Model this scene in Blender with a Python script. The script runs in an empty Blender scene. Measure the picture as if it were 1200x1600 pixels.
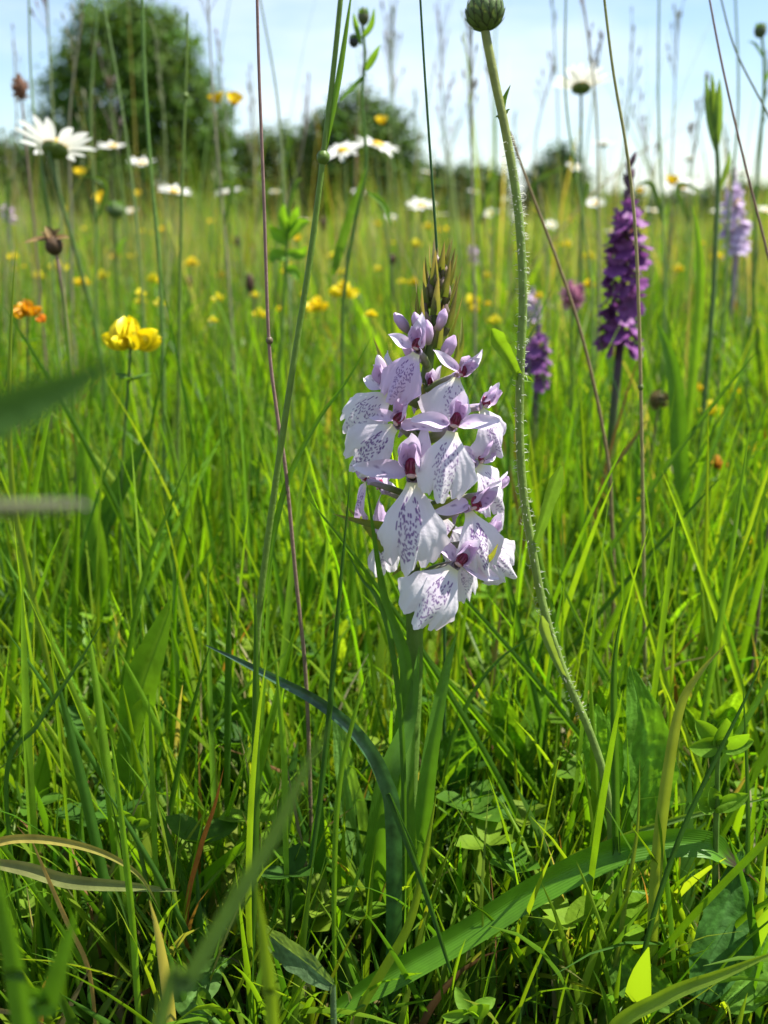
import bpy, math, random
import numpy as np
from mathutils import Vector, Matrix

# ------------------------------------------------------------------ camera, world, sun, exposure
R = math.radians
H = 0.140                      # camera height (m): a compact camera held just above the sward
FPX = 1556.0                   # focal length in photo pixels (photo 1200 x 1600)
PITCH = math.atan(450.0 / FPX)  # horizon at photo row 350
YO = 0.168                     # distance of the orchid

S = bpy.context.scene
col = S.collection
S.render.engine = 'CYCLES'
cd = bpy.data.cameras.new('camera')
cam = bpy.data.objects.new('camera', cd)
col.objects.link(cam)
cam.location = (0, 0, H)
cam.rotation_euler = (R(90) - PITCH, 0, 0)
cd.sensor_fit = 'VERTICAL'
cd.sensor_height = 36.0
cd.lens = 36.0 * FPX / 1600.0
cd.clip_start = 0.005
cd.clip_end = 2000
cd.dof.use_dof = True
cd.dof.focus_distance = 0.166
cd.dof.aperture_fstop = cd.lens / 1.4     # 1.4 mm wide aperture
S.camera = cam

SUN_EL, SUN_AZ = R(63), R(82)              # azimuth from +Y towards +X
W = bpy.data.worlds.new('World')
S.world = W
W.use_nodes = True
nt = W.node_tree
nt.nodes.clear()
out = nt.nodes.new('ShaderNodeOutputWorld')
bg = nt.nodes.new('ShaderNodeBackground')
sky = nt.nodes.new('ShaderNodeTexSky')
sky.sky_type = 'NISHITA'
sky.sun_disc = False
sky.sun_elevation = SUN_EL
sky.sun_rotation = SUN_AZ
sky.air_density = 1.0
sky.dust_density = 0.3
sky.ozone_density = 2.0
tc = nt.nodes.new('ShaderNodeTexCoord')
mp = nt.nodes.new('ShaderNodeMapping')
mp.inputs['Scale'].default_value = (1.0, 1.0, 3.2)
mp.inputs['Location'].default_value = (0.9, 0.2, 0.45)
nz = nt.nodes.new('ShaderNodeTexNoise')
nz.inputs['Scale'].default_value = 2.1
nz.inputs['Detail'].default_value = 7
nz.inputs['Roughness'].default_value = 0.56
rp = nt.nodes.new('ShaderNodeValToRGB')
rp.color_ramp.elements[0].position = 0.44
rp.color_ramp.elements[1].position = 0.82
mx = nt.nodes.new('ShaderNodeMixRGB')
mx.inputs['Color2'].default_value = (6.4, 6.8, 7.2, 1)
L = nt.links.new
L(tc.outputs['Generated'], mp.inputs['Vector'])
L(mp.outputs['Vector'], nz.inputs['Vector'])
L(nz.outputs['Fac'], rp.inputs['Fac'])
L(rp.outputs['Color'], mx.inputs['Fac'])
L(sky.outputs['Color'], mx.inputs['Color1'])
L(mx.outputs['Color'], bg.inputs['Color'])
bg.inputs['Strength'].default_value = 0.065
L(bg.outputs['Background'], out.inputs['Surface'])

sd = bpy.data.lights.new('sun', 'SUN')
sd.energy = 4.2
sd.angle = R(0.53)
sd.color = (1.0, 0.955, 0.88)
sun = bpy.data.objects.new('sun', sd)
col.objects.link(sun)
sdir = Vector((math.sin(SUN_AZ) * math.cos(SUN_EL), math.cos(SUN_AZ) * math.cos(SUN_EL), math.sin(SUN_EL)))
sun.rotation_euler = (-sdir).to_track_quat('-Z', 'Y').to_euler()
sun.location = sdir * 50

vs = S.view_settings
vs.view_transform = 'Standard'
vs.look = 'None'
vs.gamma = 1.0
vs.use_curve_mapping = False
vs.exposure = 1.58
S.cycles.use_denoising = True
S.cycles.max_bounces = 10
S.cycles.diffuse_bounces = 4
S.cycles.transmission_bounces = 6
S.cycles.glossy_bounces = 3
S.cycles.transparent_max_bounces = 4
S.cycles.sample_clamp_indirect = 6.0

rng = np.random.default_rng(7)
random.seed(7)
ID = np.eye(3)

# ------------------------------------------------------------------ pixel rays
FWD = np.array([0, math.cos(PITCH), -math.sin(PITCH)])
UPV = np.array([0, math.sin(PITCH), math.cos(PITCH)])
CAM = np.array([0, 0, H])


def at(px, py, Y):
    d = np.array([1, 0, 0]) * ((px - 600) / FPX) + UPV * ((800 - py) / FPX) + FWD
    return CAM + d * (Y / d[1])


def mpp(p):
    """metres per photo pixel at a world point"""
    return float(np.dot(np.asarray(p) - CAM, FWD)) / FPX


# ------------------------------------------------------------------ materials
def plant_mat(name, trans=0.4, rough=0.45, spec=0.35, tint=(1.0, 1.0, 1.0), vary=0.15, bump=0.0, bscale=900.0,
              veins=0.0, mottle=0.0, mscale=300.0):
    m = bpy.data.materials.new(name)
    m.use_nodes = True
    n = m.node_tree
    n.nodes.clear()
    k = n.links.new
    o = n.nodes.new('ShaderNodeOutputMaterial')
    at_ = n.nodes.new('ShaderNodeAttribute')
    at_.attribute_name = 'Col'
    oi = n.nodes.new('ShaderNodeObjectInfo')
    mr = n.nodes.new('ShaderNodeMapRange')
    mr.inputs['To Min'].default_value = 1 - vary
    mr.inputs['To Max'].default_value = 1 + vary
    k(oi.outputs['Random'], mr.inputs['Value'])
    hs = n.nodes.new('ShaderNodeHueSaturation')
    k(mr.outputs['Result'], hs.inputs['Value'])
    k(at_.outputs['Color'], hs.inputs['Color'])
    colr = hs.outputs['Color']
    if mottle > 0:
        g = n.nodes.new('ShaderNodeNewGeometry')
        nn = n.nodes.new('ShaderNodeTexNoise')
        nn.inputs['Scale'].default_value = mscale
        nn.inputs['Detail'].default_value = 4
        k(g.outputs['Position'], nn.inputs['Vector'])
        r2 = n.nodes.new('ShaderNodeMapRange')
        r2.inputs['From Min'].default_value = 0.25
        r2.inputs['From Max'].default_value = 0.75
        r2.inputs['To Min'].default_value = 1 - mottle
        r2.inputs['To Max'].default_value = 1 + mottle
        k(nn.outputs['Fac'], r2.inputs['Value'])
        h2 = n.nodes.new('ShaderNodeHueSaturation')
        k(r2.outputs['Result'], h2.inputs['Value'])
        k(colr, h2.inputs['Color'])
        colr = h2.outputs['Color']
    pb = n.nodes.new('ShaderNodeBsdfPrincipled')
    pb.inputs['Roughness'].default_value = rough
    pb.inputs['Specular IOR Level'].default_value = spec
    k(colr, pb.inputs['Base Color'])
    if bump > 0:
        va = n.nodes.new('ShaderNodeAttribute')
        va.attribute_name = 'UVM'
        if veins > 0:
            wv = n.nodes.new('ShaderNodeTexWave')
            wv.wave_type = 'BANDS'
            wv.bands_direction = 'X'
            wv.inputs['Scale'].default_value = veins
            wv.inputs['Distortion'].default_value = 0.4
            k(va.outputs['Vector'], wv.inputs['Vector'])
            hsrc = wv.outputs['Fac']
        else:
            nn = n.nodes.new('ShaderNodeTexNoise')
            nn.inputs['Scale'].default_value = bscale
            nn.inputs['Detail'].default_value = 3
            g = n.nodes.new('ShaderNodeNewGeometry')
            k(g.outputs['Position'], nn.inputs['Vector'])
            hsrc = nn.outputs['Fac']
        bp = n.nodes.new('ShaderNodeBump')
        bp.inputs['Strength'].default_value = bump
        bp.inputs['Distance'].default_value = 0.0003
        k(hsrc, bp.inputs['Height'])
        k(bp.outputs['Normal'], pb.inputs['Normal'])
    if trans > 0:
        tr = n.nodes.new('ShaderNodeBsdfTranslucent')
        tm = n.nodes.new('ShaderNodeMixRGB')
        tm.blend_type = 'MULTIPLY'
        tm.inputs['Fac'].default_value = 1
        tm.inputs['Color2'].default_value = (*tint, 1)
        k(colr, tm.inputs['Color1'])
        k(tm.outputs['Color'], tr.inputs['Color'])
        ms = n.nodes.new('ShaderNodeMixShader')
        ms.inputs['Fac'].default_value = trans
        k(pb.outputs['BSDF'], ms.inputs[1])
        k(tr.outputs['BSDF'], ms.inputs[2])
        k(ms.outputs['Shader'], o.inputs['Surface'])
    else:
        k(pb.outputs['BSDF'], o.inputs['Surface'])
    return m


GT = (1.95, 1.78, 0.38)       # light through a green leaf comes out yellower
M = {
    'grass': plant_mat('grass_blade_mat', 0.55, 0.45, 0.3, GT, 0.12),
    'blade': plant_mat('close_blade_mat', 0.45, 0.42, 0.35, GT, 0.12, 0.18, veins=4.0, mottle=0.18, mscale=260),
    'leaf': plant_mat('broad_leaf_mat', 0.45, 0.6, 0.12, GT, 0.12, 0.6, 1100, mottle=0.2, mscale=350),
    'stem': plant_mat('stem_mat', 0.25, 0.45, 0.35, (1.4, 1.3, 0.7), 0.1, 0.4, 1500, mottle=0.2, mscale=500),
    'orchid': plant_mat('orchid_petal_mat', 0.30, 0.5, 0.25, (1.0, 0.97, 1.02), 0.04, 0.25, 1400),
    'petal': plant_mat('white_petal_mat', 0.35, 0.5, 0.2, (1.0, 1.0, 0.97), 0.05, 0.2, 700),
    'yellow': plant_mat('yellow_petal_mat', 0.30, 0.4, 0.35, (1.1, 1.0, 0.5), 0.12, 0.2, 700),
    'sheen': plant_mat('waxy_leaf_mat', 0.25, 0.34, 0.5, (1.2, 1.3, 0.7), 0.05, 0.5, 450, mottle=0.5, mscale=420),
    'dry': plant_mat('dry_straw_mat', 0.2, 0.6, 0.2, (1.2, 1.1, 0.8), 0.15, 0.4, 900, mottle=0.25, mscale=300),
    'dark': plant_mat('column_mat', 0.1, 0.3, 0.5, (1, 1, 1), 0.1),
    'hair': plant_mat('hair_mat', 0.4, 0.5, 0.3, (1, 1, 1), 0.05),
    'tree': plant_mat('tree_leaf_mat', 0.30, 0.6, 0.12, (1.6, 1.5, 0.5), 0.05),
    'bark': plant_mat('bark_mat', 0.0, 0.9, 0.1, (1, 1, 1), 0.1, 1.0, 6.0, mottle=0.4, mscale=5),
}


# ------------------------------------------------------------------ mesh building
class MB:
    def __init__(self):
        self.v, self.f, self.c, self.u = [], [], [], []
        self.n = 0

    def grid(self, P, c, wrap=False):
        """P (n, m, 3); c (3,) or (n, m, 3) linear colours"""
        P = np.asarray(P, float)
        n, m = P.shape[:2]
        C = np.broadcast_to(np.asarray(c, float), (n, m, 3))
        uu, vv = np.meshgrid(np.linspace(0, 1, m), np.linspace(0, 1, n))
        U = np.stack([uu, vv, np.zeros_like(uu)], -1)
        idx = np.arange(n * m).reshape(n, m) + self.n
        if wrap:
            idx = np.concatenate([idx, idx[:, :1]], 1)
        q = np.stack([idx[:-1, :-1], idx[:-1, 1:], idx[1:, 1:], idx[1:, :-1]], -1).reshape(-1, 4)
        self.v.append(P.reshape(-1, 3))
        self.c.append(C.reshape(-1, 3))
        self.u.append(U.reshape(-1, 3))
        self.f.append(q)
        self.n += n * m

    def tube(self, pts, rad, c, sides=8, n=None):
        pts = np.asarray(pts, float)
        rad = np.broadcast_to(np.asarray(rad, float), (len(pts),))
        if n:
            rad = np.interp(np.linspace(0, 1, n), np.linspace(0, 1, len(pts)), rad)
            if np.ndim(c) > 1:
                cc = np.asarray(c, float)
                c = np.stack([np.interp(np.linspace(0, 1, n), np.linspace(0, 1, len(cc)), cc[:, i]) for i in range(3)], -1)
            pts = spline(pts, n)
        T = tangents(pts)
        ref = np.array([0.3, 1, 0.1])
        A = np.cross(T, ref)
        A /= np.linalg.norm(A, axis=1)[:, None] + 1e-12
        B = np.cross(T, A)
        a = np.linspace(0, 2 * math.pi, sides, endpoint=False)
        P = pts[:, None] + rad[:, None, None] * (A[:, None] * np.cos(a)[None, :, None] + B[:, None] * np.sin(a)[None, :, None])
        C = np.asarray(c, float)
        if C.ndim == 2:
            C = C[:, None, :]
        self.grid(P, C, wrap=True)

    def mesh(self, name):
        me = bpy.data.meshes.new(name)
        V = np.concatenate(self.v)
        F = np.concatenate(self.f)
        fill_mesh(me, V, F, np.concatenate(self.c), np.concatenate(self.u))
        return me

    def build(self, name, mat, parent=None):
        me = self.mesh(name)
        me.materials.append(M[mat])
        o = bpy.data.objects.new(name, me)
        col.objects.link(o)
        if parent is not None:
            o.parent = parent
        return o


def fill_mesh(me, V, F, C, U=None):
    nv, nf = len(V), len(F)
    me.vertices.add(nv)
    me.vertices.foreach_set('co', np.ascontiguousarray(V, dtype=np.float32).ravel())
    me.loops.add(nf * 4)
    me.loops.foreach_set('vertex_index', np.ascontiguousarray(F, dtype=np.int32).ravel())
    me.polygons.add(nf)
    me.polygons.foreach_set('loop_start', np.arange(0, nf * 4, 4, dtype=np.int32))
    me.polygons.foreach_set('loop_total', np.full(nf, 4, np.int32))
    me.polygons.foreach_set('use_smooth', np.ones(nf, bool))
    a = me.attributes.new('Col', 'FLOAT_COLOR', 'POINT')
    a.data.foreach_set('color', np.concatenate([C, np.ones((nv, 1))], 1).astype(np.float32).ravel())
    if U is not None:
        b = me.attributes.new('UVM', 'FLOAT_VECTOR', 'POINT')
        b.data.foreach_set('vector', np.ascontiguousarray(U, dtype=np.float32).ravel())
    me.update(calc_edges=True)
    me.validate()


def tangents(p):
    t = np.gradient(p, axis=0)
    return t / (np.linalg.norm(t, axis=1)[:, None] + 1e-12)


def spline(p, n):
    p = np.asarray(p, float)
    if len(p) == 2:
        t = np.linspace(0, 1, n)[:, None]
        return p[0] * (1 - t) + p[1] * t
    k = len(p)
    q = np.concatenate([[2 * p[0] - p[1]], p, [2 * p[-1] - p[-2]]])
    s = np.linspace(0, k - 1 - 1e-9, n)
    i = s.astype(int)
    t = (s - i)[:, None]
    a, b, c, d = q[i], q[i + 1], q[i + 2], q[i + 3]
    return 0.5 * (2 * b + (c - a) * t + (2 * a - 5 * b + 4 * c - d) * t ** 2 + (3 * b - a - 3 * c + d) * t ** 3)


def norm(v):
    v = np.asarray(v, float)
    return v / (np.linalg.norm(v) + 1e-12)


def ribbon(mb, pts, width, c, n=26, m=5, fold=0.35, face=(0, -1, 0.25), twist=0.0, shape=None, c2=None, teeth=0, wav=0.0, mid=None):
    """a blade or leaf along a path. width in metres (max); shape(t) 0..1; fold lifts the margins"""
    P = spline(pts, n)
    T = tangents(P)
    t = np.linspace(0, 1, n)
    sh = shape(t) if shape else np.minimum(1, 1.15 * (1 - t ** 3.0)) * (0.55 + 0.45 * np.minimum(1, t * 3.5))
    f = np.asarray(face, float)
    side = np.cross(T, f[None])
    side /= np.linalg.norm(side, axis=1)[:, None] + 1e-12
    nr = np.cross(side, T)
    if np.ndim(twist) == 0:
        tw = twist * t
    else:
        tw = np.interp(t, np.linspace(0, 1, len(twist)), twist)
    cs, sn = np.cos(tw)[:, None], np.sin(tw)[:, None]
    side, nr = side * cs + nr * sn, nr * cs - side * sn
    u = np.linspace(-1, 1, m)
    w = (width * 0.5 * sh)
    wm = np.repeat(w[:, None], m, 1)
    if teeth:
        tt = 1 + 0.10 * np.abs(((t * teeth) % 1.0) - 0.5) * 2 - 0.05
        wm = wm * np.where(np.abs(u)[None] > 0.9, tt[:, None], 1)
    Q = P[:, None] + side[:, None] * (u[None, :, None] * wm[..., None]) + nr[:, None] * ((fold * np.abs(u) ** 1.3)[None, :, None] * wm[..., None])
    if wav:
        Q = Q + nr[:, None] * (wav * width * np.sin(t * 19)[:, None] * np.abs(u)[None])[..., None]
    c = np.asarray(c, float)
    C = np.broadcast_to(c, (n, m, 3)).copy()
    if c2 is not None:
        C = C * (1 - t[:, None, None]) + np.asarray(c2) * t[:, None, None]
    if mid is not None:
        k = np.exp(-(u / 0.18) ** 2)[None, :, None] * 0.6
        C = C * (1 - k) + np.asarray(mid) * k
    mb.grid(Q, C)


def petal(mb, base, d, nrm, length, width, c0, c1, cup=0.3, curl=0.2, n=9, m=7, tip=1.0, blunt=0.6):
    """a petal: base point, direction, outward normal"""
    d, nrm = norm(d), norm(nrm)
    s = norm(np.cross(d, nrm))
    nrm = np.cross(s, d)
    t = np.linspace(0, 1, n)
    u = np.linspace(-1, 1, m)
    sh = np.sin(np.pi * np.clip(t, 0, 1) ** blunt) ** 0.62 * 0.95 + 0.22 * (1 - t) ** 2
    sh[-1] = 0.06
    cen = np.asarray(base)[None] + d[None] * (length * t)[:, None] + nrm[None] * (curl * length * t ** 2)[:, None]
    w = width * 0.5 * sh
    Q = cen[:, None] + s[None, None] * (u[None] * w[:, None])[..., None] - nrm[None, None] * (cup * (u ** 2)[None] * w[:, None] * -1)[..., None]
    tt = t[:, None, None] ** tip
    C = np.asarray(c0) * (1 - tt) + np.asarray(c1) * tt
    C = np.broadcast_to(C, (n, m, 3))
    mb.grid(Q, C)


def ellipsoid(mb, c, r, colr, rot=None, n=8, m=10):
    a = np.linspace(0.02, math.pi - 0.02, n)
    b = np.linspace(0, 2 * math.pi, m, endpoint=False)
    P = np.stack([np.sin(a)[:, None] * np.cos(b)[None] * r[0], np.sin(a)[:, None] * np.sin(b)[None] * r[1], -np.cos(a)[:, None] * np.ones(m)[None] * r[2]], -1)
    if rot is not None:
        P = P @ np.asarray(rot).T
    mb.grid(P + np.asarray(c), colr, wrap=True)


def tag(o, label=None, cat=None, group=None, kind=None):
    if label:
        o['label'] = label
    if cat:
        o['category'] = cat
    if group:
        o['group'] = group
    if kind:
        o['kind'] = kind
    return o


def empty(name, loc=(0, 0, 0), parent=None):
    o = bpy.data.objects.new(name, None)
    o.empty_display_size = 0.01
    col.objects.link(o)
    o.location = loc
    if parent is not None:
        o.parent = parent
    return o


def copy_tree(o, parent=None):
    c = o.copy()
    col.objects.link(c)
    c.parent = parent
    for ch in list(KIDS.get(o.name, [])):
        copy_tree(ch, c)
    return c


KIDS = {}


def freeze(o):
    """remember a prototype's children so that it can be copied in a loop"""
    KIDS[o.name] = list(o.children)
    for c in o.children:
        KIDS[c.name] = list(c.children)
    return o


def R3(axis, a):
    return np.array(Matrix.Rotation(a, 3, axis))


# ------------------------------------------------------------------ ground
GREENS = np.array([[0.088, 0.185, 0.010], [0.115, 0.225, 0.012], [0.062, 0.150, 0.012], [0.140, 0.240, 0.016],
                   [0.045, 0.120, 0.014], [0.098, 0.210, 0.009], [0.165, 0.255, 0.020]])
STRAW = np.array([[0.26, 0.24, 0.10], [0.20, 0.17, 0.07], [0.30, 0.28, 0.15], [0.17, 0.19, 0.06], [0.20, 0.11, 0.045]])


def ground_z(x, y):
    return 0.012 * np.sin(x * 3.1 + 1) * np.sin(y * 2.3) * np.clip((y - 0.6) / 1.5, 0, 1) + 0.10 * np.sin(x * 0.11 + 2) * np.clip((y - 8) / 30, 0, 1)


def build_ground():
    ys = np.concatenate([np.linspace(-3, 3, 90), np.geomspace(3.2, 900, 70)])
    xs = np.concatenate([-np.geomspace(700, 1.05, 45), np.linspace(-1, 1, 60), np.geomspace(1.05, 700, 45)])
    X, Y = np.meshgrid(xs, ys)
    Z = ground_z(X, Y)
    near = np.clip(1 - (np.abs(X) + np.abs(Y)) / 2.0, 0, 1)
    Z = Z + rng.normal(0, 0.0025, X.shape) * near - 0.002
    mb = MB()
    mb.grid(np.stack([X, Y, Z], -1), (0.1, 0.1, 0.1))
    m = bpy.data.materials.new('ground_mat')
    m.use_nodes = True
    n = m.node_tree
    pb = n.nodes['Principled BSDF']
    pb.inputs['Roughness'].default_value = 0.95
    pb.inputs['Specular IOR Level'].default_value = 0.1
    g = n.nodes.new('ShaderNodeNewGeometry')
    n1 = n.nodes.new('ShaderNodeTexNoise')
    n1.inputs['Scale'].default_value = 120
    n1.inputs['Detail'].default_value = 6
    r1 = n.nodes.new('ShaderNodeValToRGB')
    e = r1.color_ramp.elements
    e[0].position, e[0].color = 0.3, (0.022, 0.014, 0.008, 1)
    e[1].position, e[1].color = 0.7, (0.10, 0.085, 0.03, 1)
    x = e.new(0.5)
    x.color = (0.045, 0.045, 0.012, 1)
    n2 = n.nodes.new('ShaderNodeTexNoise')
    n2.inputs['Scale'].default_value = 0.6
    n2.inputs['Detail'].default_value = 8
    r2 = n.nodes.new('ShaderNodeValToRGB')
    e = r2.color_ramp.elements
    e[0].position, e[0].color = 0.3, (0.05, 0.10, 0.016, 1)
    e[1].position, e[1].color = 0.7, (0.12, 0.17, 0.03, 1)
    sp = n.nodes.new('ShaderNodeSeparateXYZ')
    mr = n.nodes.new('ShaderNodeMapRange')
    mr.inputs['From Min'].default_value = 2
    mr.inputs['From Max'].default_value = 14
    mxx = n.nodes.new('ShaderNodeMixRGB')
    k = n.links.new
    k(g.outputs['Position'], n1.inputs['Vector'])
    k(g.outputs['Position'], n2.inputs['Vector'])
    k(g.outputs['Position'], sp.inputs['Vector'])
    k(sp.outputs['Y'], mr.inputs['Value'])
    k(n1.outputs['Fac'], r1.inputs['Fac'])
    k(n2.outputs['Fac'], r2.inputs['Fac'])
    k(mr.outputs['Result'], mxx.inputs['Fac'])
    k(r1.outputs['Color'], mxx.inputs['Color1'])
    k(r2.outputs['Color'], mxx.inputs['Color2'])
    k(mxx.outputs['Color'], pb.inputs['Base Color'])
    bp = n.nodes.new('ShaderNodeBump')
    bp.inputs['Distance'].default_value = 0.004
    k(n1.outputs['Fac'], bp.inputs['Height'])
    k(bp.outputs['Normal'], pb.inputs['Normal'])
    M['ground'] = m
    tag(mb.build('ground', 'ground'), 'bare brown soil under the meadow grass', 'ground', kind='structure')


build_ground()


# ------------------------------------------------------------------ trees on the far side of the meadow
def make_tree(name, label, x0, x1, ytop, dist, lobes, nclump, leafsize, base=(0.062, 0.118, 0.018), ground_row=345, seed=1, cat='tree'):
    r = np.random.default_rng(seed)
    cx = (at((x0 + x1) / 2, 350, dist))[0]
    wid = (x1 - x0) / FPX * dist
    top = at(600, ytop, dist)[2]
    gz = float(ground_z(np.array(cx), np.array(dist)))
    root = empty(name, (cx, dist, gz))
    tag(root, label, cat, 'trees and bushes along the far side of the meadow')
    h = top - gz
    # trunk with limbs
    mb = MB()
    tr = 0.03 * h + 0.05
    mb.tube([(0, 0, -0.2), (0.05 * h, 0, 0.2 * h), (0, 0.02 * h, 0.5 * h), (0.02 * h, 0, 0.8 * h)], [tr * 1.3, tr, tr * 0.7, tr * 0.2], (0.09, 0.07, 0.05), 8, 14)
    trunk = mb.build('trunk', 'bark', root)
    for i in range(7):
        a = i * 2.4 + r.uniform(0, 0.5)
        z0 = h * r.uniform(0.2, 0.5)
        rr = wid * r.uniform(0.25, 0.42)
        mb = MB()
        mb.tube([(0, 0, z0), (rr * 0.5 * math.cos(a), rr * 0.5 * math.sin(a), z0 + 0.12 * h), (rr * math.cos(a), rr * math.sin(a), min(0.85 * h, z0 + r.uniform(0.2, 0.4) * h))],
                [tr * 0.5, tr * 0.3, tr * 0.08], (0.09, 0.07, 0.05), 6, 10)
        mb.build('limb', 'bark', trunk)
    # crown
    lob = np.array(lobes, float)          # x (-.5...5 of width), z (0..1 of height), rx, rz
    vol = lob[:, 2] * lob[:, 3]
    pick = r.choice(len(lob), nclump, p=vol / vol.sum())
    d = r.normal(size=(nclump, 3))
    d /= np.linalg.norm(d, axis=1)[:, None]
    rad = r.uniform(0.35, 1.0, nclump) ** 0.4
    lo = lob[pick]
    C = np.stack([lo[:, 0] * wid + d[:, 0] * rad * lo[:, 2] * wid, d[:, 1] * rad * lo[:, 2] * wid * 0.9, lo[:, 1] * h + d[:, 2] * rad * lo[:, 3] * h], -1)
    C[:, 2] = np.maximum(C[:, 2], 0.12)
    per = 22
    cl = leafsize * 3.2
    ctr = np.repeat(C, per, 0) + r.normal(0, cl * 0.5, (nclump * per, 3))
    out_ = np.repeat(d, per, 0)
    N = len(ctr)
    nr = out_ * 0.6 + r.normal(0, 0.6, (N, 3)) + np.array([0, 0, 0.5])
    nr /= np.linalg.norm(nr, axis=1)[:, None]
    a = np.cross(nr, r.normal(size=(N, 3)))
    a /= np.linalg.norm(a, axis=1)[:, None]
    b = np.cross(nr, a)
    sz = leafsize * r.uniform(0.6, 1.3, N)[:, None]
    V = np.stack([ctr - a * sz, ctr + b * sz * 0.5, ctr + a * sz, ctr - b * sz * 0.5], 1).reshape(-1, 3)
    F = np.arange(N * 4).reshape(N, 4)
    bc = np.array(base)
    cc = bc * np.repeat(r.uniform(0.65, 1.5, (nclump, 1)), per, 0) * r.uniform(0.75, 1.3, (N, 1))
    cc = cc * np.repeat(1 + r.normal(0, 0.06, (nclump, 3)), per, 0)
    me = bpy.data.meshes.new('crown')
    fill_mesh(me, V, F, np.repeat(np.clip(cc, 0.004, 1), 4, 0))
    me.materials.append(M['tree'])
    o = bpy.data.objects.new('crown', me)
    col.objects.link(o)
    o.parent = root
    return root


ROUND = [(0, .60, .36, .36), (-.18, .45, .30, .32), (.2, .45, .28, .30), (-.05, .8, .25, .19), (.1, .75, .25, .2), (-.28, .28, .2, .25), (.3, .28, .18, .24), (0, .25, .4, .22)]
SHRUB = [(0, .5, .4, .42), (-.25, .4, .24, .36), (.25, .45, .24, .4), (.05, .72, .24, .27), (-.1, .25, .4, .25), (.36, .25, .13, .2)]
HEDGE = [(-.35, .45, .16, .45), (-.15, .5, .17, .48), (.05, .45, .17, .5), (.25, .5, .16, .48), (.4, .4, .12, .4), (0, .25, .48, .25)]
make_tree('round_tree', 'big round leafy tree, tallest of those behind the meadow', 66, 372, -12, 46, ROUND, 1700, 0.14, seed=3)
make_tree('broad_bush', 'dark broad bush just behind the paired daisies and knapweed', 448, 655, 138, 52, SHRUB, 800, 0.16, base=(0.055,0.105,0.020), seed=5, cat='bush')
make_tree('hedge_bush', 'low hedge bush joining the round tree and the broad bush', 300, 490, 190, 55, HEDGE, 520, 0.16, base=(0.060,0.112,0.022), seed=8, cat='bush')
make_tree('hedge_bush', 'low hedge bush at the foot of the round tree, away from the broad bush', -60, 130, 205, 50, HEDGE, 520, 0.16, base=(0.045,0.085,0.022), seed=9, cat='bush')
make_tree('hedge_bush', 'low pale green hedge bush beside the dark broad bush', 632, 790, 254, 58, HEDGE, 420, 0.17, base=(0.035, 0.075, 0.02), seed=11, cat='bush')
make_tree('small_bush', 'small grey green bush standing alone before the bright sky', 818, 915, 226, 60, SHRUB, 340, 0.16, base=(0.03, 0.065, 0.024), seed=12, cat='bush')
make_tree('far_bush', 'faint low far bush beyond the purple orchid', 900, 1110, 300, 95, HEDGE, 420, 0.22, base=(0.035, 0.07, 0.03), seed=13, cat='bush')
make_tree('far_bush', 'faint low far bush beyond the tall pale orchid', 1070, 1290, 284, 80, HEDGE, 420, 0.20, base=(0.03, 0.065, 0.025), seed=14, cat='bush')
make_tree('far_hedge', 'low dark hedge below the round tree and bushes', 60, 640, 285, 62, HEDGE, 900, 0.18, base=(0.05,0.09,0.022), seed=15, cat='hedge')


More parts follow.
